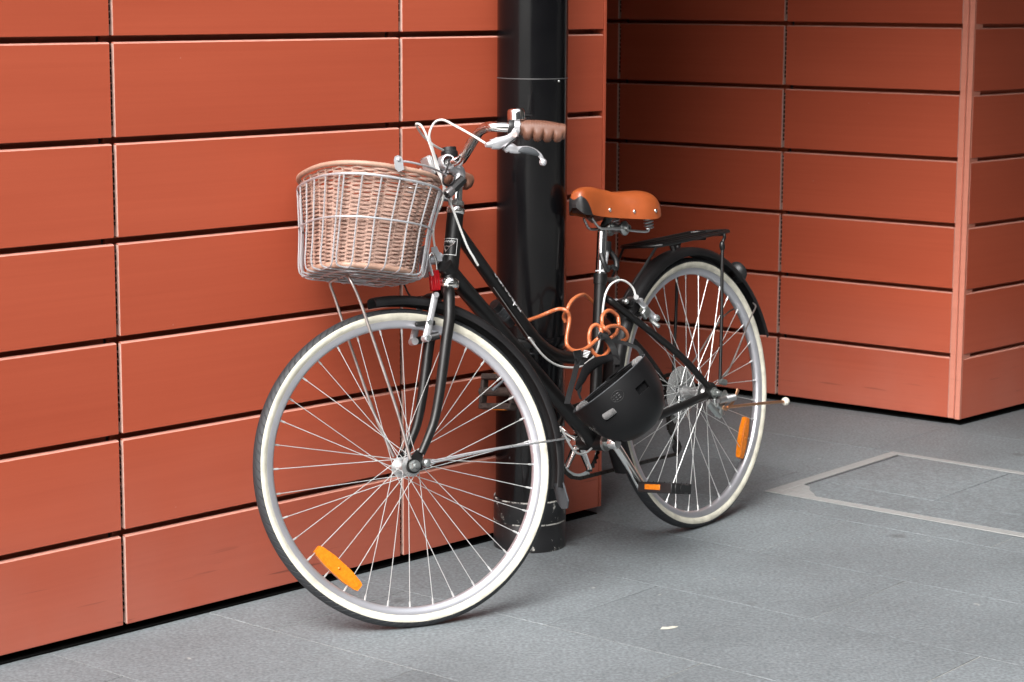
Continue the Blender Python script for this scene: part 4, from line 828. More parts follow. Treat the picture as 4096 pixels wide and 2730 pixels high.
for s in (1, -1):
    q = MB(); q.tube(catmull([rp(0.88, 0.058 * s), rp(0.88, 0.066 * s) - Vector((-0.006, 0, 0.012)), Vector((lt_.x, 0.068 * s, lt_.z)), Vector((lt_.x * 0.5 - 0.012, 0.070 * s, lt_.z * 0.5 + 0.01)), Vector((-0.020, 0.072 * s, 0.024))], 5), 0.0042, 10); q.sphere(Vector((lt_.x, 0.068 * s, lt_.z + 0.008)), 0.0075, sc=(1, 1, 1.8)); q.build('rack_leg', M_frame, rack)
    q = MB(); a_ = Vector((0.3204,0.0340,0.2688)); q.tube([rp(0.02, 0.050 * s), Vector((a_.x, 0.030 * s, a_.z))], 0.0034, 8); q.sphere(Vector((a_.x, 0.032 * s, a_.z)), 0.0085); q.build('rack_strut', M_frame, rack)
    q = MB(); q.cyl(Vector((-0.022, 0.070 * s, 0.026)), Vector((-0.022, 0.082 * s, 0.026)), 0.0075, 6); q.cyl(Vector((-0.036, 0.068 * s, 0.022)), Vector((-0.036, 0.080 * s, 0.022)), 0.0078, 6); q.sphere(Vector((a_.x, 0.040 * s, a_.z)), 0.007); q.build('rack_bolt', M_zinc, rack)
q = MB(); m_ = Vector((0.0414,-0.0000,0.3752)); q.cyl(m_ + Vector((0, -0.006, 0.02)), m_ + Vector((0, 0.006, -0.02)), 0.008, 10); q.build('rack_mount', M_frame, rack)
# rear lamp
lc = Vector((-0.2462,0.0000,0.2828)); ln = Vector((lc.x, 0, lc.z)).normalized(); la = (ln * 0.55 + Vector((-0.75, 0, -0.3))).normalized()
q = MB(); q.lathe([(0.0001, -0.014), (0.012, -0.013), (0.023, -0.005), (0.0285, 0.003), (0.029, 0.008), (0.0255, 0.011), (0.0001, 0.013)], lc, ax=la, n=28); q.cyl(lc - la * 0.012, Vector((ln.x, 0, ln.z)) * 0.370, 0.010, 10); bpart(q, 'rear_lamp', M_plastic)

# ---------------- cranks, chain, gears
q = MB(); cr_c = bb + Vector((0, -0.045, 0)); NT = 42
ring = []
for k in range(NT * 4):
    a = 2 * PI * k / (NT * 4); ring.append((0.0915 if (k % 4) in (0, 1) else 0.0865, a))
vo_ = [cr_c + Vector((r * math.cos(a), y, r * math.sin(a))) for y in (-0.0014, 0.0014) for r, a in ring] ; n_ = len(ring)
vi_ = [cr_c + Vector((0.077 * math.cos(a), y, 0.077 * math.sin(a))) for y in (-0.0014, 0.0014) for r, a in ring]
fs = []
for i in range(n_):
    j = (i + 1) % n_
    fs += [(i, j, n_ + j, n_ + i), (2 * n_ + i, 2 * n_ + j, 3 * n_ + j, 3 * n_ + i), (i, j, 2 * n_ + j, 2 * n_ + i), (n_ + i, n_ + j, 3 * n_ + j, 3 * n_ + i)]
q.add(vo_ + vi_, fs, 0, False)
for k in range(5):
    a = k * 2 * PI / 5 + 0.5; d_ = Vector((math.cos(a), 0, math.sin(a))); q.tube([cr_c, cr_c + d_ * 0.08], [0.013, 0.009], 8, flat=0.4, up=(0, 1, 0))
q.lathe([(0.0001, -0.012), (0.018, -0.012), (0.020, -0.004), (0.020, 0.006), (0.0001, 0.006)], cr_c, n=20)
bpart(q, 'chainring', M_chrome)
aL = Vector((0.1283,-0.0000,0.0760))
ka, kb2 = Vector((0.4650,0.0580,-0.0589)), Vector((0.3675,0.0780,-0.1765))
q = MB(); q.cyl(bb + Vector((0, 0.034, 0)), bb + Vector((0, 0.040, 0)), 0.021, 24, 1); q.cyl(bb + Vector((0, 0.038, 0)), bb + Vector((0, 0.066, 0)), 0.010, 16); q.lathe([(0.0001, 0.010), (0.013, 0.010), (0.0155, 0.007), (0.0155, -0.012), (0.0001, -0.012)], bb + Vector((0, 0.062, 0)), n=20)
axl = Vector((kb2.x, 0.076, kb2.z))
q.tube(catmull([bb + Vector((0, 0.060, 0)), (bb + Vector((0, 0.062, 0))).lerp(axl, 0.2), (bb + Vector((0, 0.066, 0))).lerp(axl, 0.6), axl], 4), [0.0150, 0.0145, 0.0128, 0.0140], 14, flat=0.62, up=(0.9, 0, 0.4)); bpart(q, 'crank_arm', [M_chrome, M_zinc])
q = MB(); q.lathe([(0.0001, 0.002), (0.009, 0.002), (0.010, 0.0), (0.0001, 0.0)], axl + Vector((0, 0.010, 0.0)), n=16); bpart(q, 'crank_cap', M_green)
axr = Vector((0.565, -0.085, 0.082))
q = MB(); q.tube([bb + Vector((0, -0.062, 0)), Vector((axr.x, -0.105, axr.z))], [0.0135, 0.011], 14, flat=0.6, up=(0.9, 0, 0.4)); q.cyl(bb + Vector((0, -0.034, 0)), bb + Vector((0, -0.07, 0)), 0.010, 12); bpart(q, 'crank_arm', M_chrome)
def pedal(c, s, tilt, mtl):
    M_ = Matrix.Rotation(R(tilt), 3, 'Y'); q = MB(); C = Vector(c)
    def bx(cc, d): q.box(C + M_ @ Vector(cc), d, M=M_, ch=0.002)
    bx((0.036, 0.056 * s, 0), (0.014, 0.098, 0.026)); bx((-0.036, 0.056 * s, 0), (0.014, 0.098, 0.026))
    bx((0.0, 0.010 * s, 0), (0.058, 0.010, 0.022)); bx((0.0, 0.102 * s, 0), (0.058, 0.010, 0.022))
    q.cyl(C, C + Vector((0, 0.11 * s, 0)), 0.011, 14)
    for x in (0.036, -0.036): 
        for k in range(6): q.sphere(C + M_ @ Vector((x, (0.015 + k * 0.016) * s, 0.0135)), 0.0018, n=6)
    p_ = bpart(q, 'pedal', mtl)
    for x in (0.0435, -0.0435):
        r_ = MB(); r_.box(C + M_ @ Vector((x, 0.050 * s, 0.001)), (0.003, 0.044, 0.013), M=M_, ch=0.001); r_.build('pedal_reflector', M_orange, p_)
pedal(axl + Vector((0, 0.012, 0)), 1, -11.6, M_plastic)
pedal(Vector((axr.x + 0.004, -0.122, axr.z)), -1, 74, M_pedal)
# cassette, spoke guard, derailleur, chain
q = MB(); q.lathe([(0.026, 0.0), (0.066, 0.0), (0.0675, 0.0012), (0.066, 0.0024), (0.026, 0.0024)], (0, -0.036, 0), n=48); bpart(q, 'spoke_guard', M_disc)
q = MB()
for k in range(6): q.lathe([(0.016, 0), (0.058 - k * 0.007, 0), (0.058 - k * 0.007, -0.002), (0.016, -0.002)], (0, -0.040 - k * 0.0045, 0), n=36)
bpart(q, 'cassette', M_chain)
q = MB(); j1 = Vector((-0.012, -0.060, -0.045)); j2 = Vector((0.052, -0.054, -0.150))
q.tube([(0.0, -0.062, -0.01), j1], 0.011, 10); q.tube([j1, Vector((0.02, -0.062, -0.075))], [0.016, 0.013], 10); 
q.prism([(-0.009, 0.0), (0.009, 0.0), (0.012, -0.075), (0.002, -0.088), (-0.010, -0.075)], (0.030, -0.058, -0.072), (1, 0, 0), (0.25, 0, 1), (0, 1, 0), 0.003)
der = bpart(q, 'derailleur', M_zinc)
q = MB()
for (x, z) in ((0.026, -0.082), (0.010, -0.140)): q.lathe([(0.0001, -0.004), (0.017, -0.003), (0.017, 0.003), (0.0001, 0.004)], (x, -0.054, z), n=14)
q.box((0.010, -0.066, -0.055), (0.03, 0.018, 0.03), ch=0.004); q.build('jockey_wheel', M_plastic, der)
q = MB()
top = [bb + Vector((0.0 + 0.089 * math.cos(a), -0.045, 0.089 * math.sin(a))) for a in [R(95 - 20 * k) for k in range(0, 10)]]
path = [Vector((0.0, -0.052, 0.050))] + [Vector((0.2, -0.049, 0.043))] + top + [Vector((0.014, -0.054, -0.158)), Vector((-0.006, -0.054, -0.146)), Vector((0.014, -0.054, -0.118)), Vector((0.040, -0.054, -0.092)), Vector((0.044, -0.052, -0.060)), Vector((0.03, -0.052, -0.035))]
pp_ = []
for i in range(len(path) - 1):
    a, c = path[i], path[i + 1]; n_ = max(1, int((c - a).length / 0.0127))
    for k in range(n_): pp_.append(a.lerp(c, k / n_))
for i, a in enumerate(pp_[:-1]):
    c = pp_[i + 1]; d_ = c - a
    if d_.length < 1e-4: continue
    d_.normalize(); up_ = Vector((0, 1, 0)).cross(d_); w = 0.0028 if i % 2 else 0.0036
    M_ = Matrix((d_, Vector((0, 1, 0)), up_)).transposed(); q.box((a + c) / 2, ((c - a).length * 0.92, 2 * w, 0.0085), M=M_)
tag(bpart(q, 'chain', M_chain), kind='stuff')
# folding stand at the rear axle
q = MB(); q.box((-0.028, 0.070, -0.024), (0.055, 0.010, 0.030), M=Matrix.Rotation(R(30), 3, 'Y'), ch=0.003); q.tube([Vector((-0.006, 0.068, -0.014)), Vector((-0.008, 0.072, -0.060))], [0.014, 0.019], 12, flat=0.5)
ks = bpart(q, 'kick_stand', M_zinc)
sp0, sp1 = Vector((0.0153,0.0850,-0.0187)), Vector((-0.0626,0.0850,-0.0203))
q = MB(); q.tube([sp0, sp1], 0.0085, 14, caps=False); dd = (sp1 - sp0)
for k in range(12): q.lathe([(0.0088, -0.0007), (0.0094, 0), (0.0088, 0.0007)], sp0 + dd * (0.45 + 0.045 * k), ax=dd, n=14)
q.tube([sp0 + dd * 0.02, sp1], 0.006, 10); q.build('stand_spring', M_alloy, ks)
q = MB(); q.tube(catmull([(-0.0818,0.0850,-0.0034),(-0.0685,0.0850,-0.0181),(-0.0464,0.0850,-0.0360),(-0.0204,0.0850,-0.0427),(-0.0071,0.0850,-0.0377)], 4), [0.006, 0.004, 0.005, 0.006, 0.005], 10, flat=0.5)
q2 = MB(); q2.tube(catmull([(0.0568,0.0820,-0.0164),(0.0396,0.0820,-0.0308),(0.0200,0.0820,-0.0487),(0.0047,0.0820,-0.0585),(-0.0005,0.0820,-0.0398),(0.0146,0.0820,-0.0286)], 4), [0.009, 0.011, 0.009, 0.006, 0.007, 0.006], 10, flat=0.5); q2.build('stand_bracket', M_zinc, ks); q.tube([(-0.0235,0.0850,-0.0402),(-0.1072,0.0850,-0.0473),(-0.2074,0.0850,-0.0567),(-0.3013,0.0850,-0.0666)], 0.0040, 10); q.build('stand_leg', M_copper, ks)
q = MB(); q.sphere((-0.3118,0.0850,-0.0674), 0.0125, sc=(0.9, 0.9, 0.9)); q.tube([(-0.3118,0.0850,-0.0674),(-0.3046,0.0850,-0.0757)], [0.010, 0.004], 10); q.build('stand_foot', M_ivory, ks)

# ---------------- wire basket carried in front
EX = 2.6
RINGS = {1.0: (0.0253, 0.6043, 0.1415, 0.180, 0.195), 0.55: (0.0431, 0.5208, 0.1320, 0.1546, 0.166), 0.0: (0.0620, 0.4200, 0.1270, 0.135, 0.155)}
def ringpar(v):
    if v >= 0.55: t = (v - 0.55) / 0.45; a, b = RINGS[0.55], RINGS[1.0]
    else: t = v / 0.55; a, b = RINGS[0.0], RINGS[0.55]
    return [x + (y - x) * t for x, y in zip(a, b)]
def bpt(th, v, inset=0.0, dz=0.0):
    xc, zc, a, b_, al = ringpar(v); c, s = math.cos(th), math.sin(th)
    x = (a - inset) * math.copysign(abs(c) ** (2 / EX), c); y = (b_ - inset) * math.copysign(abs(s) ** (2 / EX), s)
    return Vector((xc + x, y, zc + al * x + dz))
q = MB(); q.tube([bpt(2 * PI * k / 72, 1.0) for k in range(72)], 0.0028, 8, closed=True); wbk = spart(q, 'wire_basket', M_wire)
q = MB(); q.tube([bpt(2 * PI * k / 72, 0.55) for k in range(72)], 0.0022, 8, closed=True); q.build('ring', M_wire, wbk)
def wire(th, th2):
    pts = [bpt(th, v) for v in (1.0, 0.8, 0.55, 0.3, 0.08)]; pe = [bpt(th2, v) for v in (0.08, 0.3, 0.55, 0.8, 1.0)]
    c0, c1 = bpt(th, 0.0), bpt(th2, 0.0); L = (c1 - c0)
    mid = [c0 + L * 0.05, c0 + L * 0.3, c0 + L * 0.7, c1 - L * 0.05]
    q = MB(); q.tube(catmull(pts + mid + pe, 4), 0.0019, 6); q.build('wire', M_wire, wbk)
def th_x(u): return math.acos(math.copysign(abs(u) ** (EX / 2), u))
for u in (0.80, 0.53, 0.26, -0.02, -0.30, -0.56, -0.80):
    t = th_x(u); wire(t, -t)
for u in (-0.78, -0.52, -0.26, 0.0, 0.26, 0.52, 0.78):
    t = math.asin(math.copysign(abs(u) ** (EX / 2), u)); wire(t, PI - t)
for t in (0.62, 0.30):
    q = MB(); q.tube([bpt(2 * PI * k / 60, 0.0) * t + Vector((0.062, 0, 0.42)) * (1 - t) - Vector((0, 0, 0.0025)) for k in range(60)], 0.0016, 6, closed=True); q.build('bottom_ring', M_wire, wbk)
# hinge tab and bail handle
tabc = Vector((0.0276,0.1920,0.6356))
for s in (1, -1):
    q = MB(); q.prism([(-0.010, -0.014), (0.002, -0.020), (0.0095, -0.013), (0.010, 0.006), (0.007, 0.013), (0.0, 0.016), (-0.007, 0.013), (-0.010, 0.006)], (tabc.x, tabc.y * s, tabc.z), (1, 0, 0.1), (0, 0, 1), (0, 1, 0), 0.0022); q.sphere((tabc.x, (tabc.y + 0.002) * s, tabc.z + 0.007), 0.0048, sc=(1, 0.6, 1)); q.build('hinge_tab', M_wire, wbk)
q = MB()
hl = [Vector(a) for a in [(0.0103,0.1760,0.6408),(-0.0094,0.1760,0.6377),(-0.0425,0.1650,0.6318),(-0.0806,0.1300,0.6289),(-0.1180,0.0800,0.6284),(-0.1465,0.0300,0.6290)]]
hl = hl + [Vector((a.x, -a.y, a.z)) for a in reversed(hl)]
q.tube(catmull(hl, 5), 0.0024, 8); q.build('bail_handle', M_wire, wbk)
# bracket plate to the head tube
q = MB(); c_ = Vector((-0.0904,-0.0000,0.4452)); q.prism([(-0.026, -0.034), (0.026, -0.034), (0.026, 0.034), (-0.026, 0.034)], c_, (0, 1, 0), (0.17, 0, 1), (1, 0, -0.17), 0.003)
for z_ in (-0.024, 0.024): q.cyl(c_ + Vector((0.17 * z_ - 0.001, 0.012, z_)), c_ + Vector((0.17 * z_ - 0.006, 0.012, z_)), 0.0055, 12)
q.cyl(c_, c_ + Vector((-0.020, 0.0, 0.003)), 0.0105, 14); q.prism([(-0.012, -0.014), (0.010, -0.014), (0.006, 0.018), (-0.008, 0.020)], c_ + Vector((-0.024, 0.008, 0.012)), (1, 0, 0), (0.2, 0, 1), (0, 1, 0), 0.003); q.tube([c_ + Vector((-0.02, 0, 0)), Vector((-0.1317,-0.0000,0.4571))], 0.009, 10)
q.build('bracket', mat('grey_painted_steel', (0.42, 0.43, 0.45), 0.4, metal=0.2, var=0.05), wbk)
# struts from the basket floor down to the axle
for s, pts in ((1, [(0.1055,0.0300,0.4205),(0.1077,0.0500,0.4112),(0.0904,0.0550,0.3592)] + [(0.0574,0.0550,0.2303),(0.0282,0.0550,0.1127),(0.0102,0.0560,0.0150)]), (-1, [(0.1045,-0.0300,0.4210),(0.1164,-0.0500,0.4148),(0.1068,-0.0550,0.3821)] + [(0.0814,-0.0550,0.2762),(0.0416,-0.0550,0.1261),(0.0042,-0.0560,0.0249)])):
    q = MB(); q.tube(catmull(pts, 4), 0.0034, 10); spart(q, 'basket_strut', M_stay)

# ------------------------------------------------------------------ wicker basket sitting in the wire basket
wk = empty('wicker_basket', MSm @ Matrix.Translation((0.06, 0, 0.425))); tag(wk, 'brown woven wicker basket sitting inside the silver wire carrier', 'basket')
OFF = Matrix.Translation((-0.06, 0, -0.425))
q = MB(); NS, NRW = 34, 48
def ins(v): return 0.012 + 0.010 * (1 - v)
for i in range(NRW):
    v = 0.05 + 1.03 * i / (NRW - 1); pts = []
    nseg = NS * 6
    for k in range(nseg):
        th = 2 * PI * k / nseg; w = math.sin(NS * th / 2 + (PI if i % 2 else 0)) * 0.0029
        pts.append(bpt(th, v, ins(v) - w, 0.0008 * math.sin(k * 0.7 + i * 1.7)))
    q.tube(pts, 0.00235 + 0.00025 * math.sin(i * 2.3), 5, closed=True)
for k in range(NS):
    th = 2 * PI * k / NS; q.tube([bpt(th, v, ins(v)) for v in (0.03, 0.3, 0.6, 1.0)] + [bpt(th, 1.0, 0.010, 0.018)], 0.0024, 6)
wv = q.build('weave', M_wicker, wk, mtx=OFF); wv['kind'] = 'stuff'
q = MB()
fl_ = [bpt(2 * PI * k / 48, 0.03, 0.022) for k in range(48)]; q.add(fl_, [tuple(range(48))], 0, False); q.build('floor', M_wicker, wk, mtx=OFF)
q = MB(); pts = [bpt(2 * PI * k / 60, 0.035, 0.022) for k in range(60)]
q.tube(pts, 0.0070, 10, closed=True); q.build('foot_band', M_wickrim, wk, mtx=OFF)
q = MB(); pts = []; rr = []
for k in range(240):
    th = 2 * PI * k / 240; pts.append(bpt(th, 1.0, 0.0045, 0.024)); rr.append(0.0053 + 0.0006 * (1 if k % 2 else 0))
q.tube(pts, rr, 10, closed=True); q.build('rim', M_wickrim, wk, mtx=OFF)

# ------------------------------------------------------------------ red padlock hanging from the bracket
pk = empty('padlock', MSm @ Matrix.Translation((-0.1043,0.0120,0.4011))); tag(pk, 'small red padlock hanging behind the basket by the head tube', 'padlock')
q = MB(); q.box((0, 0, 0), (0.023, 0.013, 0.046), ch=0.0022); q.box((-0.001, 0.0065, 0), (0.006, 0.003, 0.045), ch=0.001); q.build('body', M_red, pk)
q = MB(); q.tube(catmull([(0.007, 0, 0.020), (0.0085, 0, 0.045), (0.003, 0, 0.060), (-0.004, 0.0, 0.058), (-0.008, 0, 0.044), (-0.008, 0, 0.020)], 5), 0.0028, 10); q.build('shackle', M_chrome, pk)

# ------------------------------------------------------------------ orange cable lock knotted through the frame
lk = empty('cable_lock', MBm @ Matrix.Translation((0.4303,0.0300,0.1943))); tag(lk, 'orange coiled cable lock knotted round the bicycle frame and pipe', 'cable lock')
LO = Matrix.Translation(-Vector((0.4303,0.0300,0.1943)))
q = MB()
pa = [(0.6634,-0.0500,0.2577),(0.6428,-0.0400,0.2538),(0.6209,-0.0300,0.2590),(0.5858,-0.0300,0.2622),(0.5589,-0.0200,0.2689),(0.5519,-0.0000,0.2757),(0.5411,0.0100,0.2757),(0.5355,0.0200,0.2696),(0.5283,0.0200,0.2569),(0.5314,0.0200,0.2414),(0.5393,0.0200,0.2239),(0.5460,0.0200,0.2062),(0.5524,0.0250,0.1925),(0.5452,0.0300,0.1810),(0.5349,0.0350,0.1757)] + [(0.5247,0.0400,0.1752),(0.5048,0.0400,0.1763),(0.4825,0.0400,0.1815),(0.4595,0.0400,0.1903),(0.4510,0.0450,0.1967),(0.4406,0.0450,0.2061),(0.4356,0.0400,0.2184),(0.4440,0.0350,0.2269),(0.4558,0.0300,0.2230),(0.4676,0.0300,0.2095),(0.4708,0.0300,0.1918),(0.4729,0.0350,0.1739),(0.4637,0.0400,0.1578),(0.4497,0.0450,0.1506),(0.4270,0.0450,0.1552),(0.4057,0.0400,0.1653),(0.3811,0.0200,0.1796),(0.3632,0.0200,0.1872),(0.3595,0.0300,0.1953),(0.3556,0.0350,0.2078),(0.3501,0.0350,0.2213)] + [(0.3516,0.0350,0.2222),(0.3485,0.0300,0.2376),(0.3794,0.0300,0.2540),(0.4073,0.0300,0.2461),(0.4199,0.0350,0.2268)] + [(0.4402,0.0550,0.2188),(0.4268,0.0550,0.2087),(0.4158,0.0500,0.2031)]
q.tube(catmull(pa, 6), 0.0047, 10)
pb = [(0.4917,-0.0200,0.2398),(0.4966,-0.0200,0.2538),(0.5081,-0.0000,0.2708),(0.4952,0.0000,0.2839),(0.4736,-0.0000,0.2949),(0.4414,-0.0050,0.2982),(0.3986,-0.0200,0.2912)] + [(0.3437,-0.0240,0.2538),(0.3278,-0.0200,0.2344)]
q.tube(catmull(pb, 6), 0.0047, 10)
pc = [(0.4135,0.0300,0.2094),(0.4190,0.0450,0.2164),(0.3966,0.0450,0.2180),(0.3745,0.0450,0.2154),(0.3512,0.0450,0.2072),(0.3358,0.0450,0.1945),(0.3264,0.0400,0.1825),(0.3243,0.0300,0.1758),(0.3235,0.0200,0.1735)]
q.tube(catmull(pc, 6), 0.0047, 10)
q.build('cable', M_lock, lk, mtx=LO)
q = MB(); l0, l1 = Vector((0.7136,-0.0550,0.3076)), Vector((0.6592,-0.0500,0.2572)); q.tube([l0, l1], 0.0135, 18); q.build('lock_body', M_plastic, lk, mtx=LO)
dd = (l1 - l0); q = MB()
for k in range(4): q.lathe([(0.0136, -0.003), (0.0146, -0.0024), (0.0146, 0.0024), (0.0136, 0.003)], l0 + dd * (0.28 + 0.085 * k), ax=dd, n=20)
q.lathe([(0.0138, -0.004), (0.0150, -0.003), (0.0150, 0.003), (0.0138, 0.004)], l0 + dd * 0.64, ax=dd, n=20, m=0); q.build('number_ring', M_rubber, lk, mtx=LO)
q = MB()
for k in range(4):
    vs, fs = textmesh('3705'[k], 0.008); o_ = l0 + dd * (0.28 + 0.085 * k); dn = dd.normalized(); fn = Vector((0.1, 0.9, 0.45)); fn = (fn - dn * fn.dot(dn)).normalized(); tn = fn.cross(dn)
    q.add([o_ + fn * 0.0149 + dn * (v.x - 0.002) + tn * (v.y - 0.003) for v in vs], fs, 0, False)
q.build('digits', M_print, lk, mtx=LO)

# ------------------------------------------------------------------ black skate helmet hung by its straps
rv, uv_, wv_ = Vector(_r), Vector(_u), Vector(_w)
Xh = (rv * 0.776 + uv_ * 0.631).normalized(); be = R(1)
Zh = ((rv * 0.631 - uv_ * 0.776) * math.cos(be) + wv_ * math.sin(be)).normalized(); Yh = Zh.cross(Xh)
HC = Vector((0.2253,4.9515,0.4598))
hm = empty('helmet', m4(Xh, Yh, Zh, HC)); tag(hm, 'matt black skate helmet hanging upside down from the orange cable lock', 'helmet')
def hs(u, v, sc=1.0, a=0.106, b_=0.130, d=0.142):
    # u round the rim, v from the rim (0) to the crown (1)
    ph = v * PI / 2; k = math.cos(ph) ** 0.80; return Vector((a * sc * k * math.cos(u), b_ * sc * k * math.sin(u), d * sc * (math.sin(ph) ** 0.92) - (0 if sc == 1 else 0.0)))
NU, NV = 144, 44
front = -PI / 2 if Yh.dot(wv_) > 0 else PI / 2
slots = [(front + 0.50, 0.215, 0.17, 0.040), (front - 0.52, 0.205, 0.16, 0.042), (front + 2.3, 0.34, 0.15, 0.05), (front - 2.3, 0.34, 0.15, 0.05), (front + 1.28, 0.62, 0.14, 0.035)]
def in_slot(u, v):
    for (su, sv, du, dv) in slots:
        x = (u - su + PI) % (2 * PI) - PI
        if abs(x) < du / 1.0 and abs(v - sv) < dv: return True
    return False
q = MB(); vs = []
for s in (1.0, 0.975):
    for j in range(NV):
        for i in range(NU): vs.append(hs(2 * PI * i / NU, j / NV, s))
    vs.append(hs(0, 1.0, s))
B_ = NU * NV + 1; fs = []
def keep(i, j): return not in_slot(2 * PI * (i + 0.5) / NU, (j + 0.5) / NV)
for sidx in (0, 1):
    for j in range(NV - 1):
        for i in range(NU):
            if keep(i, j): fs.append((sidx * B_ + j * NU + i, sidx * B_ + j * NU + (i + 1) % NU, sidx * B_ + (j + 1) * NU + (i + 1) % NU, sidx * B_ + (j + 1) * NU + i))
    for i in range(NU): fs.append((sidx * B_ + (NV - 1) * NU + i, sidx * B_ + (NV - 1) * NU + (i + 1) % NU, sidx * B_ + NU * NV))
for i in range(NU): fs.append((i, (i + 1) % NU, B_ + (i + 1) % NU, B_ + i))
for j in range(NV - 1):
    for i in range(NU):
        if keep(i, j): continue
        for (a, c, n_) in ((j * NU + i, j * NU + (i + 1) % NU, (i, j - 1)), ((j + 1) * NU + i, (j + 1) * NU + (i + 1) % NU, (i, j + 1)), (j * NU + i, (j + 1) * NU + i, (i - 1, j)), (j * NU + (i + 1) % NU, (j + 1) * NU + (i + 1) % NU, (i + 1, j))):
            if keep(n_[0] % NU, n_[1]): fs.append((a, c, B_ + c, B_ + a))
q.add(vs, fs, 0); shell = q.build('shell', M_helmet, hm)
q = MB(); rim_ = [hs(2 * PI * i / 96, 0.0, 0.995) for i in range(96)]; q.tube(rim_, 0.0014, 8, closed=True); q.build('edge_trim', M_rubber, hm)
# liner
q = MB(); vs = []
for j in range(16):
    for i in range(64): 
        p_ = hs(2 * PI * i / 64, j / 16, 0.93); vs.append(p_ + Vector((0, 0, 0.003)))
for j in range(16):
    for i in range(64):
        p_ = hs(2 * PI * i / 64, j / 16, 0.76); vs.append(p_ + Vector((0, 0, 0.003)))
fs = []
for s in (0, 1):
    for j in range(15):
        for i in range(64): fs.append((s * 1024 + j * 64 + i, s * 1024 + j * 64 + (i + 1) % 64, s * 1024 + (j + 1) * 64 + (i + 1) % 64, s * 1024 + (j + 1) * 64 + i))
for i in range(64): fs.append((i, (i + 1) % 64, 1024 + (i + 1) % 64, 1024 + i))
fs.append(tuple(1024 + 15 * 64 + i for i in range(64))); fs.append(tuple(15 * 64 + i for i in range(64)))
q.add(vs, fs, 0); q.build('liner', M_liner, hm)
# fleece pads round the opening, one seen through the front slot
for (u, z_, du) in ((PI - 0.15, 0.003, 0.26), (0.12, 0.004, 0.22), (-0.35, 0.006, 0.2), (PI + 0.45, 0.006, 0.2), (front + 0.46, 0.047, 0.15)):
    q = MB(); sc_ = 0.83 if z_ < 0.03 else 0.935
    c_ = hs(u, 0.0, sc_); c_ = Vector((c_.x, c_.y, c_.z + z_)); t_ = Vector((-math.sin(u), math.cos(u), 0)); n_ = Vector((math.cos(u), math.sin(u), 0))
    pts = [c_ + t_ * (0.1 * du * k / 3) - n_ * (0.002 * (k / 3) ** 2) for k in range(-3, 4)]
    q.tube(catmull(pts, 3), [0.004, 0.009, 0.011, 0.0095, 0.011, 0.009, 0.004] if z_ < 0.03 else 0.009, 12); q.build('pad', M_fleece, hm)
# occipital cradle: soft band arching out of the opening
q = MB(); Mi = m4(Xh, Yh, Zh, HC).inverted()
def W2H(pts): return [Mi @ Vector(a) for a in pts]
cr_pts = W2H([(0.1455,4.8246,0.4683),(0.1602,4.8793,0.4832),(0.1719,4.9296,0.4951),(0.1948,4.9933,0.5010),(0.2197,5.0423,0.5013),(0.2390,5.0512,0.5031),(0.2475,5.0281,0.4964),(0.2415,4.9843,0.4796),(0.2213,4.9242,0.4744)])
q.tube(catmull(cr_pts, 5), [0.005, 0.010, 0.012, 0.012, 0.010, 0.008, 0.009, 0.009, 0.007], 12, flat=0.35); q.build('cradle', M_liner, hm)
# straps and buckles
def strap(pts, w=0.0085, name='strap', up=None):
    q = MB(); q.tube(catmull(W2H(pts), 5), w, 8, flat=0.14, up=up); q.build(name, M_webbing, hm)
upv = tuple(Mi.to_3x3() @ Vector(_r))
strap([(0.1233,4.7592,0.4477),(0.1305,4.8050,0.4671),(0.1384,4.8667,0.4789),(0.1394,4.8997,0.4711),(0.1469,4.9535,0.4877),(0.1519,4.9865,0.4977),(0.1553,5.0016,0.5110)], 0.0066, up=upv)
strap([(0.2049,5.0817,0.5535),(0.2208,5.0813,0.5462),(0.2316,5.0835,0.5351),(0.2402,5.0805,0.5207),(0.2446,5.0595,0.5092),(0.2464,5.0276,0.5018),(0.2436,4.9903,0.4976)], 0.0078, up=upv)
strap([(0.2389,5.1028,0.5353),(0.2598,5.1159,0.5300),(0.2813,5.1179,0.5233),(0.2994,5.1152,0.5152),(0.3082,5.1002,0.5048),(0.3061,5.0798,0.4986)], 0.0055)
strap([(0.1557,4.8017,0.4499),(0.1510,4.8143,0.4629),(0.1539,4.8352,0.4664),(0.1602,4.8796,0.4852)], 0.0045)
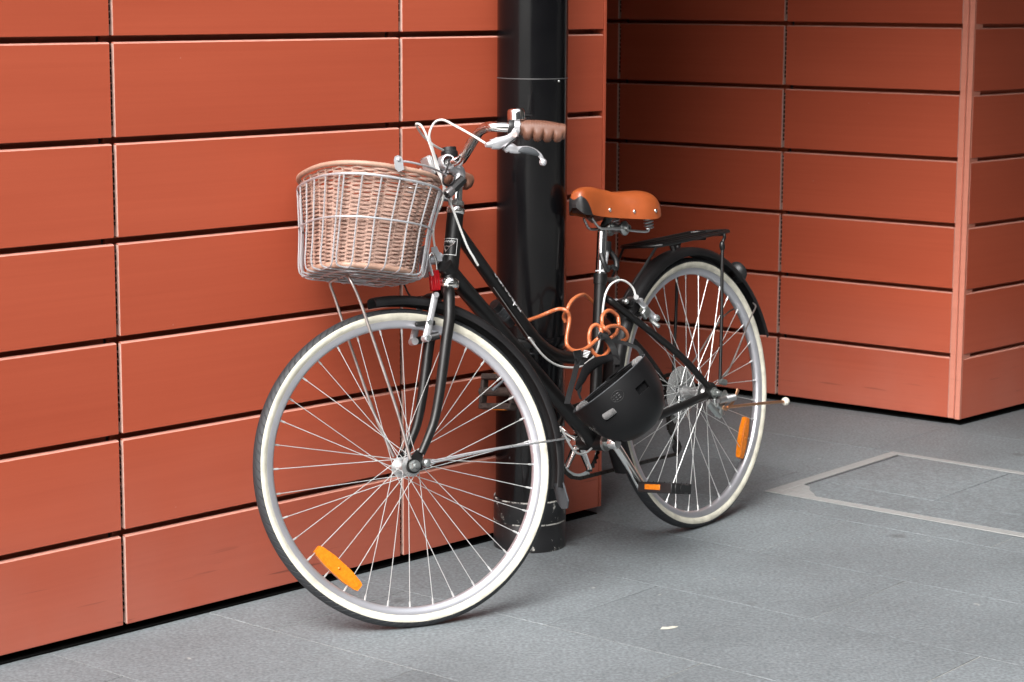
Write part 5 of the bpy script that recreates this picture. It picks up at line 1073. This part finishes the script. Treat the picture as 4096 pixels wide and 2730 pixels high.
for (pts, nm) in (([(0.1433,4.9863,0.5220),(0.1639,5.0130,0.5219)], 0), ([(0.2088,5.0726,0.5475),(0.2289,5.0993,0.5509)], 1)):
    a_, c_ = W2H(pts); d_ = (c_ - a_); L = d_.length; d_.normalize(); n_ = Mi.to_3x3() @ (-wv_); t_ = n_.cross(d_); o_ = (a_ + c_) / 2; q = MB()
    for (cx0, cy0, sx, sy) in ((0, 0.009, L, 0.005), (0, -0.009, L, 0.005), (L / 2 - 0.002, 0, 0.004, 0.016), (-L / 2 + 0.002, 0, 0.004, 0.016)):
        q.box(o_ + d_ * cx0 + t_ * cy0, (sx, sy, 0.006), M=Matrix((d_, t_, n_)).transposed(), ch=0.0012)
    q.box(o_ - n_ * 0.001, (L - 0.008, 0.013, 0.003), M=Matrix((d_, t_, n_)).transposed())
    if nm == 0:
        sg = 1 if t_.dot(Mi.to_3x3() @ uv_) < 0 else -1
        q.prism([(-0.016, 0.012), (0.017, 0.012), (0.0185, 0.018), (0.010, 0.021), (0.010, 0.029), (0.0185, 0.032), (0.017, 0.047), (-0.014, 0.047), (-0.016, 0.032), (-0.008, 0.029), (-0.008, 0.021), (-0.0165, 0.018)], o_, d_, t_ * sg, n_, 0.008)
    q.build('buckle', M_buckle, hm)
q = MB(); c_ = W2H([(0.1752,5.0362,0.5138)])[0]; n_ = Mi.to_3x3() @ (-wv_); d_ = Mi.to_3x3() @ rv; t_ = Mi.to_3x3() @ uv_
for k in range(5): q.prism([(-0.013 + 0.0005 * k, 0.012 - 0.0055 * k), (0.010 - 0.001 * k, 0.014 - 0.0055 * k), (0.011 - 0.001 * k, 0.011 - 0.0055 * k), (-0.013 + 0.0005 * k, 0.0095 - 0.0055 * k)], c_, (d_ * 0.62 - t_ * 0.2), (t_ * 0.62 + d_ * 0.2), n_, 0.001)
q.build('printed_tab', M_print, hm)
# raised oval emblem on the shell
q = MB(); pts = []
for k in range(24):
    a = 2 * PI * k / 24; uu = front + 0.06 + 0.15 * math.cos(a); vv = 0.105 + 0.05 * math.sin(a); pts.append(hs(uu, vv, 1.004))
q.tube(pts, 0.0009, 6, closed=True)
for k in range(3):
    for (e0, e1) in (((0, -0.025), (0, 0.025)), ((0, 0.025), (0.05, 0.025)), ((0, -0.025), (0.05, -0.025)), ((0, 0.0), (0.04, 0.0))):
        u0 = front + 0.03 + 0.075 * k - 0.03; q.tube([hs(u0 + e0[0], 0.105 + e0[1], 1.004), hs(u0 + e1[0], 0.105 + e1[1], 1.004)], 0.0008, 5)
q.build('emblem', M_plastic, hm)
